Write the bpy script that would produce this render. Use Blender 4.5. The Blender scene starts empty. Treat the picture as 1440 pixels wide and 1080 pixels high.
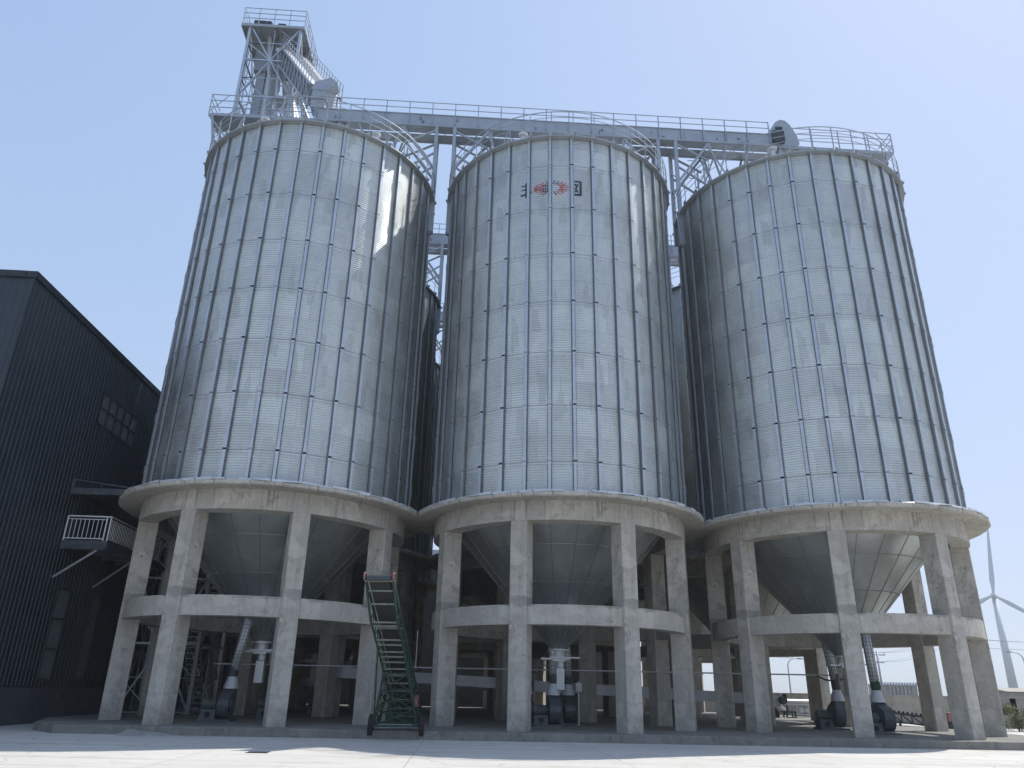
import bpy, math, random
from math import sin, cos, pi, radians, tan, sqrt
from mathutils import Vector, Matrix
random.seed(7)
scene = bpy.context.scene
col = scene.collection

# ------------------------------------------------------------------ site frame
# u runs along the row of silos (to the right), v runs away from the camera, origin = axis of the middle front silo
OX, OY = 2.187, 33.359
ANG = radians(3.0027)
EX = (cos(ANG), sin(ANG)); EY = (-sin(ANG), cos(ANG))
def W(u, v, z=0.0):
    return (OX + u*EX[0] + v*EY[0], OY + u*EX[1] + v*EY[1], z)

# ------------------------------------------------------------------ mesh builder
class MB:
    def __init__(s): s.v = []; s.f = []; s.m = []
    def quad(s, a, b, c, d, mi=0):
        n = len(s.v); s.v += [tuple(a), tuple(b), tuple(c), tuple(d)]; s.f.append((n, n+1, n+2, n+3)); s.m.append(mi)
    def box(s, x0, x1, y0, y1, z0, z1, mi=0):
        n = len(s.v)
        s.v += [(x0,y0,z0),(x1,y0,z0),(x1,y1,z0),(x0,y1,z0),(x0,y0,z1),(x1,y0,z1),(x1,y1,z1),(x0,y1,z1)]
        for q in ((0,3,2,1),(4,5,6,7),(0,1,5,4),(1,2,6,5),(2,3,7,6),(3,0,4,7)):
            s.f.append(tuple(n+i for i in q)); s.m.append(mi)
    def bar(s, a, b, w=.1, h=None, up=(0,0,1), mi=0):
        h = w if h is None else h
        a = Vector(a); b = Vector(b); d = (b-a)
        if d.length < 1e-6: return
        d.normalize(); U = Vector(up)
        if abs(d.dot(U)) > .98: U = Vector((0,1,0))
        r = d.cross(U).normalized(); t = r.cross(d)
        n = len(s.v)
        for p in (a, b):
            for (i, j) in ((-1,-1),(1,-1),(1,1),(-1,1)):
                s.v.append(tuple(p + r*(w/2*i) + t*(h/2*j)))
        for q in ((3,2,1,0),(4,5,6,7),(0,1,5,4),(1,2,6,5),(2,3,7,6),(3,0,4,7)):
            s.f.append(tuple(n+i for i in q)); s.m.append(mi)
    def tube(s, pts, r, n=8, cap=True, mi=0):
        pts = [Vector(p) for p in pts]
        rs = r if isinstance(r, (list, tuple)) else [r]*len(pts)
        base = len(s.v); prev = None
        for i, p in enumerate(pts):
            d = (pts[min(i+1, len(pts)-1)] - pts[max(i-1, 0)]).normalized()
            U = Vector((0,0,1)) if abs(d.z) < .95 else Vector((0,1,0))
            if prev is not None:
                U = prev
            x = d.cross(U).normalized(); y = x.cross(d).normalized(); prev = y
            for k in range(n):
                t = 2*pi*k/n
                s.v.append(tuple(p + x*(rs[i]*cos(t)) + y*(rs[i]*sin(t))))
        for i in range(len(pts)-1):
            for k in range(n):
                a = base+i*n+k; b = base+i*n+(k+1) % n
                s.f.append((a, a+n, b+n, b)); s.m.append(mi)
        if cap:
            s.f.append(tuple(base+k for k in range(n))); s.m.append(mi)
            s.f.append(tuple(base+(len(pts)-1)*n+k for k in reversed(range(n)))); s.m.append(mi)
    def lathe(s, prof, seg=96, closed=True, cx=0, cy=0, mi=0, jitter=None):
        base = len(s.v); m = len(prof)
        for i in range(seg):
            t = 2*pi*i/seg
            for j, (r, z) in enumerate(prof):
                if jitter: r, z = jitter(i, j, r, z)
                s.v.append((cx+r*sin(t), cy-r*cos(t), z))
        for i in range(seg):
            a = base+i*m; b = base+((i+1) % seg)*m
            for j in range(m if closed else m-1):
                k = (j+1) % m
                s.f.append((a+j, b+j, b+k, a+k)); s.m.append(mi)
    def prism(s, poly, x0, x1, axis='x', mi=0):
        n = len(s.v); k = len(poly)
        for x in (x0, x1):
            for (p, q) in poly:
                s.v.append((x, p, q) if axis == 'x' else ((p, x, q) if axis == 'y' else (p, q, x)))
        s.f.append(tuple(n+i for i in reversed(range(k)))); s.m.append(mi)
        s.f.append(tuple(n+k+i for i in range(k))); s.m.append(mi)
        for i in range(k):
            j = (i+1) % k
            s.f.append((n+i, n+j, n+k+j, n+k+i)); s.m.append(mi)
    def xform(s, M, start=0):
        for i in range(start, len(s.v)): s.v[i] = tuple(M @ Vector(s.v[i]))
    def build(s, name, mats, parent=None, smooth=False, loc=None, rz=0, bevel=0, auto=None):
        me = bpy.data.meshes.new(name)
        me.from_pydata(s.v, [], s.f)
        if not isinstance(mats, (list, tuple)): mats = [mats]
        for m in mats: me.materials.append(m)
        if any(s.m): me.polygons.foreach_set('material_index', s.m)
        if smooth: me.polygons.foreach_set('use_smooth', [True]*len(s.f))
        me.update()
        o = bpy.data.objects.new(name, me); col.objects.link(o)
        if parent: o.parent = parent
        if loc: o.location = loc
        o.rotation_euler.z = rz
        if auto is not None:
            me.polygons.foreach_set('use_smooth', [True]*len(s.f))
            me.set_sharp_from_angle(angle=radians(auto))
        if bevel:
            b = o.modifiers.new('bevel', 'BEVEL'); b.width = bevel; b.segments = 2; b.limit_method = 'ANGLE'
        return o

def tag(o, label=None, cat=None, group=None, kind=None):
    if label: o['label'] = label
    if cat: o['category'] = cat
    if group: o['group'] = group
    if kind: o['kind'] = kind
    return o
def thing(name, label, cat, loc, rz=ANG, group=None):
    o = bpy.data.objects.new(name, None); col.objects.link(o)
    o.empty_display_size = .5
    o.location = loc; o.rotation_euler = (0, 0, rz)
    return tag(o, label, cat, group)
def kids(o): return KID.get(o.name, [])
def copy_tree(o, parent=None):
    c = o.copy(); col.objects.link(c); c.parent = parent
    for ch in [x for x in bpy.data.objects if x.parent == o]:
        copy_tree(ch, c)
    return c

# ------------------------------------------------------------------ materials
def newmat(name):
    m = bpy.data.materials.new(name); m.use_nodes = True
    nt = m.node_tree; b = nt.nodes['Principled BSDF']
    return m, nt, b
def N(nt, typ, **kw):
    n = nt.nodes.new(typ)
    for k, v in kw.items(): setattr(n, k, v)
    return n
def coords(nt, scale=(1,1,1), kind='Object'):
    tc = N(nt, 'ShaderNodeTexCoord'); mp = N(nt, 'ShaderNodeMapping')
    mp.inputs['Scale'].default_value = scale
    nt.links.new(tc.outputs[kind], mp.inputs[0]); return mp.outputs[0]
def noise(nt, vec, scale, detail=4, rough=.55, dist=0):
    n = N(nt, 'ShaderNodeTexNoise'); n.inputs['Scale'].default_value = scale
    n.inputs['Detail'].default_value = detail; n.inputs['Roughness'].default_value = rough
    n.inputs['Distortion'].default_value = dist
    nt.links.new(vec, n.inputs['Vector']); return n.outputs['Fac']
def ramp(nt, fac, stops, interp='LINEAR'):
    r = N(nt, 'ShaderNodeValToRGB'); r.color_ramp.interpolation = interp
    e = r.color_ramp.elements
    while len(e) < len(stops): e.new(.5)
    for i, (p, c) in enumerate(stops):
        e[i].position = p
        e[i].color = (c, c, c, 1) if isinstance(c, (int, float)) else (*c, 1)
    nt.links.new(fac, r.inputs[0]); return r.outputs[0]
def mix(nt, fac, a, b, mode='MIX'):
    n = N(nt, 'ShaderNodeMix', data_type='RGBA', blend_type=mode)
    if isinstance(fac, (int, float)): n.inputs[0].default_value = fac
    else: nt.links.new(fac, n.inputs[0])
    for sock, x in ((n.inputs[6], a), (n.inputs[7], b)):
        if isinstance(x, tuple): sock.default_value = (*x, 1) if len(x) == 3 else x
        else: nt.links.new(x, sock)
    return n.outputs[2]
def bump(nt, b, h, strength=.3, dist=.02):
    n = N(nt, 'ShaderNodeBump'); n.inputs['Strength'].default_value = strength; n.inputs['Distance'].default_value = dist
    nt.links.new(h, n.inputs['Height']); nt.links.new(n.outputs[0], b.inputs['Normal'])
def simple(name, c, rough=.6, metal=0.0, var=.25, scale=3, bmp=.1):
    m, nt, b = newmat(name)
    v = coords(nt)
    f = noise(nt, v, scale, 5)
    c2 = tuple(x*(1-var) for x in c); c1 = tuple(min(1, x*(1+var)) for x in c)
    nt.links.new(ramp(nt, f, [(.3, c2), (.7, c1)]), b.inputs['Base Color'])
    rr = ramp(nt, f, [(.3, max(0, rough-.1)), (.7, min(1, rough+.1))])
    nt.links.new(rr, b.inputs['Roughness'])
    b.inputs['Metallic'].default_value = metal
    if bmp: bump(nt, b, noise(nt, v, scale*8, 3), bmp, .01)
    return m

def concrete(name, base=(.36,.345,.315), joints=True):
    m, nt, b = newmat(name)
    v = coords(nt)
    big = noise(nt, v, .55, 5, .6)
    med = noise(nt, v, 2.4, 6, .65, .6)
    fine = noise(nt, v, 22, 4, .6)
    vs = coords(nt, (3.2, 3.2, .22))
    streak = noise(nt, vs, 1.6, 5, .65)
    c = ramp(nt, big, [(.28, tuple(x*.80 for x in base)), (.5, base), (.75, tuple(x*1.14 for x in base))])
    c = mix(nt, ramp(nt, med, [(.40, 0.0), (.60, .75)]), c, tuple(x*.72 for x in base))
    c = mix(nt, ramp(nt, noise(nt, v, 1.1, 6, .7, 1.2), [(.57, 0.0), (.62, .7)]), c, tuple(x*.52 for x in base))
    c = mix(nt, ramp(nt, med, [(.62, 0.0), (.7, .5)]), c, tuple(x*1.25 for x in base))
    c = mix(nt, ramp(nt, streak, [(.54, 0.0), (.70, .45)]), c, (base[0]*.40, base[1]*.38, base[2]*.35))
    c = mix(nt, ramp(nt, fine, [(.25, .35), (.45, 0.0)]), c, tuple(x*.6 for x in base))
    pv = N(nt, 'ShaderNodeTexVoronoi', distance='CHEBYCHEV'); pv.inputs['Scale'].default_value = .9; nt.links.new(v, pv.inputs['Vector'])
    ps = N(nt, 'ShaderNodeSeparateColor'); nt.links.new(pv.outputs['Color'], ps.inputs[0])
    c = mix(nt, ramp(nt, ps.outputs[0], [(.70, 0.0), (.74, .35)]), c, tuple(x*.70 for x in base))
    c = mix(nt, ramp(nt, ps.outputs[1], [(.80, 0.0), (.83, .35)]), c, tuple(x*1.2 for x in base))
    if joints:
        # formwork lift lines and patched joints
        geo = N(nt, 'ShaderNodeTexCoord'); sep = N(nt, 'ShaderNodeSeparateXYZ'); nt.links.new(geo.outputs['Object'], sep.inputs[0])
        w = N(nt, 'ShaderNodeMath', operation='PINGPONG'); w.inputs[1].default_value = .61
        nt.links.new(sep.outputs[2], w.inputs[0])
        line = ramp(nt, w.outputs[0], [(0.0, .6), (.012, 0.0)])
        lm = mix(nt, ramp(nt, big, [(.42, 0.0), (.5, 1.0)]), (0,0,0), line)
        c = mix(nt, lm, c, tuple(x*.55 for x in base))
        sq = N(nt, 'ShaderNodeMath', operation='COMPARE'); sq.inputs[1].default_value = 4.56; sq.inputs[2].default_value = .17
        nz = N(nt, 'ShaderNodeMath', operation='MULTIPLY_ADD'); nz.inputs[1].default_value = .5; nz.inputs[2].default_value = -.25
        nt.links.new(med, nz.inputs[0])
        ad = N(nt, 'ShaderNodeMath', operation='ADD'); nt.links.new(sep.outputs[2], ad.inputs[0]); nt.links.new(nz.outputs[0], ad.inputs[1])
        nt.links.new(ad.outputs[0], sq.inputs[0])
        g = mix(nt, sq.outputs[0], (0,0,0), ramp(nt, big, [(.4, 0.0), (.55, .75)]))
        c = mix(nt, g, c, (.20, .195, .185))
    nt.links.new(c, b.inputs['Base Color'])
    if joints:
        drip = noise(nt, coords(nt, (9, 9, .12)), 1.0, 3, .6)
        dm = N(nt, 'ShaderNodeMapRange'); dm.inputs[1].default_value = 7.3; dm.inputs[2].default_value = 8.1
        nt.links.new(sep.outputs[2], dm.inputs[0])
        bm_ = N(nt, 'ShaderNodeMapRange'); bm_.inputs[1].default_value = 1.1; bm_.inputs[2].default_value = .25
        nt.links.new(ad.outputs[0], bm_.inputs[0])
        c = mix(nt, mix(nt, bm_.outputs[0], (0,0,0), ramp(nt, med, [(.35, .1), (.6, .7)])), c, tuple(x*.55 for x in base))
        th = N(nt, 'ShaderNodeTexVoronoi'); th.inputs['Scale'].default_value = 1.5; th.inputs['Randomness'].default_value = .5; nt.links.new(v, th.inputs['Vector'])
        c = mix(nt, ramp(nt, th.outputs['Distance'], [(.05, .8), (.065, 0.0)]), c, (.07,.068,.06))
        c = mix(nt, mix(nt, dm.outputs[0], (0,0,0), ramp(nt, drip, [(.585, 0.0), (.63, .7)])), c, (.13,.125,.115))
        nt.links.new(c, b.inputs['Base Color'])
    c = mix(nt, ramp(nt, noise(nt, v, 6, 7, .75, 1), [(.56, 0.0), (.66, .5)]), c, tuple(x*.5 for x in base))
    nt.links.new(c, b.inputs['Base Color'])
    b.inputs['Roughness'].default_value = .88
    h = mix(nt, .5, med, fine)
    bump(nt, b, h, .35, .02)
    return m

def ground_mat():
    m, nt, b = newmat('concrete_yard')
    v = coords(nt)
    big = noise(nt, v, .12, 5, .6, .5); med = noise(nt, v, 1.2, 6, .6, .4); fine = noise(nt, v, 40, 3)
    vs = coords(nt, (.15, 1.2, 1)); st = noise(nt, vs, 1.0, 5, .6)
    base = (.56, .545, .51)
    c = ramp(nt, big, [(.3, tuple(x*.88 for x in base)), (.55, base), (.75, tuple(x*1.08 for x in base))])
    c = mix(nt, ramp(nt, st, [(.5, 0.0), (.75, .35)]), c, tuple(x*.78 for x in base))
    c = mix(nt, ramp(nt, med, [(.55, 0.0), (.75, .4)]), c, (.40, .37, .33))
    c = mix(nt, ramp(nt, fine, [(.3, .25), (.5, 0.0)]), c, tuple(x*.7 for x in base))
    br = N(nt, 'ShaderNodeTexBrick'); br.offset = 0; br.inputs['Scale'].default_value = 1
    br.inputs['Brick Width'].default_value = 5.2; br.inputs['Row Height'].default_value = 5.0; br.inputs['Mortar Size'].default_value = .012
    br.inputs['Color1'].default_value = (0,0,0,1); br.inputs['Color2'].default_value = (0,0,0,1); br.inputs['Mortar'].default_value = (1,1,1,1)
    rot = N(nt, 'ShaderNodeMapping'); rot.inputs['Rotation'].default_value = (0, 0, -ANG); rot.inputs['Location'].default_value = (1.2, 2.1, 0)
    nt.links.new(v, rot.inputs[0]); nt.links.new(rot.outputs[0], br.inputs['Vector'])
    c = mix(nt, br.outputs['Color'], c, (.30, .285, .265))
    # cracks
    vo = N(nt, 'ShaderNodeTexVoronoi', feature='DISTANCE_TO_EDGE'); vo.inputs['Scale'].default_value = .16
    dv = N(nt, 'ShaderNodeVectorMath', operation='ADD'); nn = N(nt, 'ShaderNodeTexNoise'); nn.inputs['Scale'].default_value = .8
    nt.links.new(v, nn.inputs['Vector']); nt.links.new(v, dv.inputs[0]); nt.links.new(nn.outputs['Color'], dv.inputs[1])
    nt.links.new(dv.outputs[0], vo.inputs['Vector'])
    c = mix(nt, ramp(nt, vo.outputs['Distance'], [(0, .6), (.0028, 0.0)]), c, (.2, .19, .17))
    tr = N(nt, 'ShaderNodeMapping'); tr.inputs['Rotation'].default_value = (0,0,.22); tr.inputs['Scale'].default_value = (.05,1.5,1); nt.links.new(v, tr.inputs[0])
    c = mix(nt, ramp(nt, noise(nt, tr.outputs[0], 1.3, 4, .6, .3), [(.54, 0.0), (.64, .5)]), c, tuple(x*.60 for x in base))
    c = mix(nt, ramp(nt, noise(nt, v, .45, 7, .7, 1.5), [(.52, 0.0), (.68, .55)]), c, (.36,.33,.28))
    nt.links.new(c, b.inputs['Base Color'])
    b.inputs['Roughness'].default_value = .8
    bump(nt, b, fine, .2, .01)
    return m

def galv(name, base=(.46,.49,.50), rough=.36, metal=.85, sheets=False, var=.12):
    m, nt, b = newmat(name)
    v = coords(nt)
    sp = N(nt, 'ShaderNodeTexVoronoi'); sp.inputs['Scale'].default_value = 28
    nt.links.new(v, sp.inputs['Vector'])
    big = noise(nt, v, .7, 5, .6)
    vs = coords(nt, (1.4, 1.4, .18)); st = noise(nt, vs, 1.5, 5, .6)
    c = ramp(nt, big, [(.3, tuple(x*(1-var) for x in base)), (.7, tuple(x*(1+var) for x in base))])
    c = mix(nt, .10, c, sp.outputs['Color'], 'OVERLAY')
    c = mix(nt, ramp(nt, st, [(.5, 0.0), (.75, .3)]), c, tuple(x*.74 for x in base))
    rsum = ramp(nt, big, [(.3, rough-.06), (.7, rough+.08)])
    if sheets:
        uv = N(nt, 'ShaderNodeUVMap'); uv.uv_map = 'UVMap'
        br = N(nt, 'ShaderNodeTexBrick'); br.offset = .5; br.inputs['Scale'].default_value = 1
        br.inputs['Brick Width'].default_value = 2.927; br.inputs['Row Height'].default_value = 1.155
        br.inputs['Mortar Size'].default_value = .012; br.inputs['Mortar Smooth'].default_value = 0
        br.inputs['Color1'].default_value = (.78,.78,.80,1); br.inputs['Color2'].default_value = (1.16,1.16,1.14,1); br.inputs['Mortar'].default_value = (.6,.6,.6,1)
        nt.links.new(uv.outputs[0], br.inputs['Vector'])
        c = mix(nt, .48, c, br.outputs['Color'], 'MULTIPLY')
        # short vertical scuffed patches with their own shape
        mp = N(nt, 'ShaderNodeMapping'); mp.inputs['Scale'].default_value = (3.4, .9, 1); nt.links.new(uv.outputs[0], mp.inputs[0])
        vo = N(nt, 'ShaderNodeTexVoronoi', distance='CHEBYCHEV'); vo.inputs['Scale'].default_value = 1; vo.inputs['Randomness'].default_value = .9
        nt.links.new(mp.outputs[0], vo.inputs['Vector'])
        sepc = N(nt, 'ShaderNodeSeparateColor'); nt.links.new(vo.outputs['Color'], sepc.inputs[0])
        c = mix(nt, ramp(nt, sepc.outputs[0], [(.86, 0.0), (.88, .35)]), c, tuple(x*.62 for x in base))
        r1 = N(nt, 'ShaderNodeMath', operation='MULTIPLY_ADD'); r1.inputs[1].default_value = .10
        nt.links.new(sepc.outputs[1], r1.inputs[0]); nt.links.new(rsum, r1.inputs[2])
        rsum = r1.outputs[0]
    nt.links.new(c, b.inputs['Base Color']); nt.links.new(rsum, b.inputs['Roughness'])
    b.inputs['Metallic'].default_value = metal
    return m

M = {}
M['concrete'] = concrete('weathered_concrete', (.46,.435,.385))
M['kerb'] = concrete('platform_concrete', (.225,.22,.20), False)
M['ground'] = ground_mat()
M['wall'] = galv('corrugated_galvanised_sheet', (.50,.53,.53), .41, .9, True)
M['galv'] = galv('galvanised_steel', (.36,.39,.42), .48, .6)
M['stiff'] = galv('galvanised_stiffener', (.47,.505,.54), .4, .8)
M['seam'] = galv('dull_galvanised_strip', (.21,.23,.25), .52, .55)  # darker steel: stiffener edge shade put in as colour, also brackets and fittings
M['bright'] = galv('pale_galvanised_steel', (.55,.57,.59), .5, .35)
M['duct'] = simple('pale_duct_steel', (.55,.57,.58), .45, .4, .1, 2)
M['hopper'] = galv('hopper_sheet', (.42,.445,.435), .40, .8, False, .16)
M['hseam'] = galv('hopper_lap', (.27,.285,.28), .48, .7)
M['dark'] = simple('dark_machine_paint', (.035,.042,.05), .45, .1, .3, 4)
M['black'] = simple('black_rubber', (.02,.02,.02), .8, 0, .3, 6)
M['blue'] = simple('blue_grey_casing_paint', (.075,.09,.105), .42, .1, .35, 5)
M['green'] = simple('worn_green_paint', (.018,.050,.034), .6, .1, .55, 9)
M['palegreen'] = simple('faded_green_bars', (.15,.18,.14), .65, .1, .4, 12)
M['red'] = simple('faded_red_paint', (.26,.10,.095), .65, 0, .4, 8)
M['sleeve'] = simple('green_canvas_sleeve', (.025,.07,.045), .9, 0, .35, 12)
M['navy'] = simple('navy_clad_sheet', (.017,.026,.037), .36, .0, .22, .6, 0)
M['navytrim'] = simple('navy_trim', (.012,.015,.02), .4, 0, .1)
M['plinth'] = concrete('grey_rendered_plinth', (.085,.095,.105), False)
M['white'] = simple('white_painted_steel', (.72,.73,.74), .5, .1, .06)
M['rail'] = simple('grey_painted_rail', (.42,.43,.45), .5, .3, .1)
M['motor'] = simple('dark_teal_motor', (.075,.095,.10), .55, .1, .35, 6)
M['mast'] = simple('pale_mast_paint', (.62,.65,.68), .5, 0, .05)
M['buff'] = simple('buff_render', (.36,.33,.28), .9, 0, .15, .5)
M['boundary'] = concrete('grey_boundary_render', (.40,.39,.37), False)
M['brick'] = simple('orange_brick', (.38,.20,.13), .9, 0, .2, 3)
m, nt, b = newmat('window_glass'); b.inputs['Base Color'].default_value = (.15,.18,.18,1); b.inputs['Roughness'].default_value = .18; b.inputs['IOR'].default_value = 1.5
f = noise(nt, coords(nt), .9, 3); bump(nt, b, f, .15, .05); M['glass'] = m
m, nt, b = newmat('foliage_leaf'); f = noise(nt, coords(nt), 3, 3)
nt.links.new(ramp(nt, f, [(.3, (.03,.055,.01)), (.7, (.12,.15,.03))]), b.inputs['Base Color']); b.inputs['Roughness'].default_value = .7; M['leaf'] = m
m, nt, b = newmat('dirt'); f = noise(nt, coords(nt), 1.5, 6)
nt.links.new(ramp(nt, f, [(.3, (.06,.065,.04)), (.7, (.17,.15,.11))]), b.inputs['Base Color']); b.inputs['Roughness'].default_value = .95; M['dirt'] = m
M['logo_red'] = simple('faded_red_lettering', (.42,.07,.08), .6, 0, .3, 20, 0)
M['logo_dark'] = simple('dark_lettering', (.02,.035,.04), .6, 0, .3, 20, 0)

# ------------------------------------------------------------------ setting
def grid_sheet(x0, x1, y0, y1, z, name, mat):
    mb = MB(); mb.quad((x0,y0,z),(x1,y0,z),(x1,y1,z),(x0,y1,z)); return mb.build(name, mat)
g = grid_sheet(-1400, 1400, -600, 1900, -.03, 'ground', M['dirt']); tag(g, kind='structure')
mb = MB()
yard = [(-140,-190),(150,-190),(150,-20),(60,2),(32,26),(6,62),(-60,62),(-140,40)]
n = len(yard); mb.v = [W(u, v, 0) for u, v in yard]; mb.f = [tuple(range(n))]; mb.m = [0]
g = mb.build('yard_pavement', M['ground']); tag(g, kind='structure')

# raised platform beneath the silos, chamfered corners
P = [(-18.4,-4.3),(-17.0,-5.85),(-2,-5.85),(17.8,-5.75),(19.3,-4.2),(19.3,29.5),(-19.6,29.5),(-19.6,-1.2)]
mb = MB()
k = len(P); rough = []
mb.v = [(u, v, -.02) for u, v in P] + [(u, v, .245) for u, v in P] + [(u*.9985, v+.02 if v < 0 else v-.02, .262) for u, v in P]
for i in range(k):
    j = (i+1) % k; mb.f.append((i, j, k+j, k+i)); mb.f.append((k+i, k+j, 2*k+j, 2*k+i))
mb.f.append(tuple(2*k+i for i in range(k))); mb.m = [0]*len(mb.f)
g = mb.build('silo_platform', M['kerb'], loc=W(0,0), rz=ANG); tag(g, kind='structure')
mb = MB(); rnd = random.Random(11)
gx = [(-17.2+.32*i, -4.35-.12*i if i < 8 else -5.9-.03*(i-8)) for i in range(14)]
for i, (x, y) in enumerate(gx):
    h = .16*sin(pi*(i+.4)/14)+rnd.uniform(-.02,.03); wd = .55*sin(pi*(i+.6)/14)+.15
    mb.v += [(x, y+.35, h), (x, y-.1, h*.85), (x+rnd.uniform(-.05,.05), y-.1-wd, -.01)]
for i in range(13):
    for k_ in range(2): mb.f.append((3*i+k_, 3*i+k_+1, 3*i+k_+4, 3*i+k_+3)); mb.m.append(0)
g = mb.build('kerb_ramp', M['boundary'], loc=W(0,0), rz=ANG, smooth=True); tag(g, kind='structure')
# soil strip by the warehouse foot
mb = MB(); mb.box(-24, -18.6, -1.6, 1.4, 0.0, .05)
mb2 = MB()
for i in range(160):
    u = -23.5 + random.random()*5; v = -.3 - (u+20)*.65 + random.uniform(-.35, .35)
    for q in range(5):
        t = random.random()*2*pi; h = random.uniform(.05, .16)
        mb2.quad((u, v, .02), (u+.02*cos(t), v+.02*sin(t), .02), (u+.08*cos(t)+.01, v+.08*sin(t), h), (u+.07*cos(t), v+.07*sin(t), h))
        u += random.uniform(-.08,.08); v += random.uniform(-.08,.08)
g = mb2.build('grass', M['leaf'], loc=W(0,0), rz=ANG); tag(g, 'thin green grass strip along the foot of the navy warehouse', 'grass', kind='stuff')

# ------------------------------------------------------------------ silo
R = 5.53; ZB, ZE = 8.42, 25.2
ZJ = [23.6-2.31*i for i in range(7)]
def cyl(az, r, z): return (r*sin(az), -r*cos(az), z)

def silo_proto():
    root = thing('grain_silo', 'x', 'grain silo', W(0,0,0))
    C = M['concrete']
    # concrete substructure
    mb = MB(); mb.lathe([(4.75,7.5),(5.47,7.5),(5.47,8.26),(4.75,8.26)][::-1], 144)
    mb.build('ring_beam', C, root, auto=30)
    mb = MB()
    def jit(i, j, r, z):
        return (r + (.012*sin(i*1.7)+.01*sin(i*.61) if r > 6 else 0), z)
    mb.lathe([(4.8,8.24),(5.5,8.24),(6.27,8.215),(6.33,8.25),(6.33,8.36),(6.31,8.385),(4.8,8.40)][::-1], 144, jitter=jit)
    mb.build('deck_slab', C, root, auto=30)
    mb = MB(); mb.lathe([(4.78,3.77),(5.36,3.77),(5.36,4.46),(4.78,4.46)][::-1], 144)
    mb.build('tie_beam', C, root, auto=30)
    c = .025
    sec = [(-.325+c,4.7),(.325-c,4.7),(.325,4.7+c),(.325,5.45-c),(.325-c,5.45),(-.325+c,5.45),(-.325,5.45-c),(-.325,4.7+c)]
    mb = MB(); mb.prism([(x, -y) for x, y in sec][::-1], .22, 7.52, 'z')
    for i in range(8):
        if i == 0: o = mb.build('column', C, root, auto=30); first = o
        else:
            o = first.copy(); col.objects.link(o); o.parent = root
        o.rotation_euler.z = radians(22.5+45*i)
    # corrugated wall
    pitch = .105; per = 4; rows = int((ZE-ZB)/pitch*per); seg = 108
    V = []; F = []; UV = []
    sn = [(sin(2*pi*i/seg), -cos(2*pi*i/seg)) for i in range(seg)]
    for j in range(rows+1):
        z = ZB + j*pitch/per; r = R + .0135*sin(2*pi*j/per+.6)
        V += [(r*a, r*b, z) for a, b in sn]
    for j in range(rows):
        for i in range(seg):
            i2 = (i+1) % seg
            F.append((j*seg+i, j*seg+i2, (j+1)*seg+i2, (j+1)*seg+i))
    me = bpy.data.meshes.new('bin_wall'); me.from_pydata(V, [], F); me.materials.append(M['wall'])
    me.polygons.foreach_set('use_smooth', [True]*len(F))
    uv = me.uv_layers.new(name='UVMap'); dat = []
    du = 2*pi*R/seg; dz = pitch/per
    for j in range(rows):
        z0 = j*dz; z1 = z0+dz
        for i in range(seg): dat += [i*du, z0, (i+1)*du, z0, (i+1)*du, z1, i*du, z1]
    uv.data.foreach_set('uv', dat)
    w = bpy.data.objects.new('bin_wall', me); col.objects.link(w); w.parent = root
    mb = MB()
    for z in ZJ:
        mb.lathe([(R+.008,z-.012),(R+.0165,z-.012),(R+.0165,z+.012),(R+.008,z+.012)][::-1], 108)
    mb.build('lap_seams', M['galv'], root, auto=30)
    # hat-profile stiffeners, one every ten degrees
    mb = MB()
    prof = [(-.088,.012),(-.068,.012),(-.056,.095),(.056,.095),(.068,.012),(.088,.012)]
    z0, z1 = ZB, ZE-.04
    for a, b in zip(prof[:-1], prof[1:]):
        mb.quad((a[0],-(R+.013+a[1]),z0),(b[0],-(R+.013+b[1]),z0),(b[0],-(R+.013+b[1]),z1),(a[0],-(R+.013+a[1]),z1), 0 if abs(a[0]+b[0]) < .01 else 1)  # webs and flanges coloured darker than the crown, painting in their shade lines
    for z in ZJ:
        mb.box(-.068,.068,-(R+.128),-(R+.113),z-.16,z+.16, 0)
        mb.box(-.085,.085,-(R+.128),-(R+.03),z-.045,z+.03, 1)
    zz = z0+.2
    while zz < z1:
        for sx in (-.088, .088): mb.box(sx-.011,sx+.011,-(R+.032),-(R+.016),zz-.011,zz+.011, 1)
        zz += .385
    for i in range(36):
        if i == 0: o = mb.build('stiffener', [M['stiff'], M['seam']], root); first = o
        else:
            o = first.copy(); col.objects.link(o); o.parent = root
        o.rotation_euler.z = radians(10*i)
    # crumpled flashing strips on the deck edge
    mb = MB(); rnd = random.Random(3)
    for i in range(72):
        a0 = radians(5*i+rnd.uniform(-.6,.3)); a1 = radians(5*i+5+rnd.uniform(-.6,.5))
        rr = 6.31+rnd.uniform(-.03,.03); zt = 8.43+rnd.uniform(-.015,.035); zl = 8.375+rnd.uniform(-.03,.02)
        pa = [(R+.1,8.46),(rr,zt),(rr+.02,zl)]
        pb = [(R+.1,8.46),(rr+rnd.uniform(-.02,.02),zt+rnd.uniform(-.02,.02)),(rr+.02,zl+rnd.uniform(-.02,.02))]
        for j in range(2):
            mb.quad(cyl(a0,*pa[j+1]), cyl(a1,*pb[j+1]), cyl(a1,*pb[j]), cyl(a0,*pa[j]))
    mb.build('base_flashing', M['bright'], root)
    # roof
    roof = MB()
    rt = 27.95
    roof.lathe([(.45,rt),(5.80,25.16),(5.80,25.10),(R+.02,25.10),(R+.02,25.2)][::-1], 72, closed=False)
    for i in range(36):
        a = radians(10*i)
        roof.bar(cyl(a,5.82,25.20), cyl(a,.5,rt+.03), .08, .07)
        a = radians(10*i+1.5)
        roof.bar(cyl(a,5.76,25.13), cyl(a,5.86,25.25), .09, .07, mi=1)
    rf = roof.build('roof', [M['galv'], M['seam']], root, auto=25)
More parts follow.
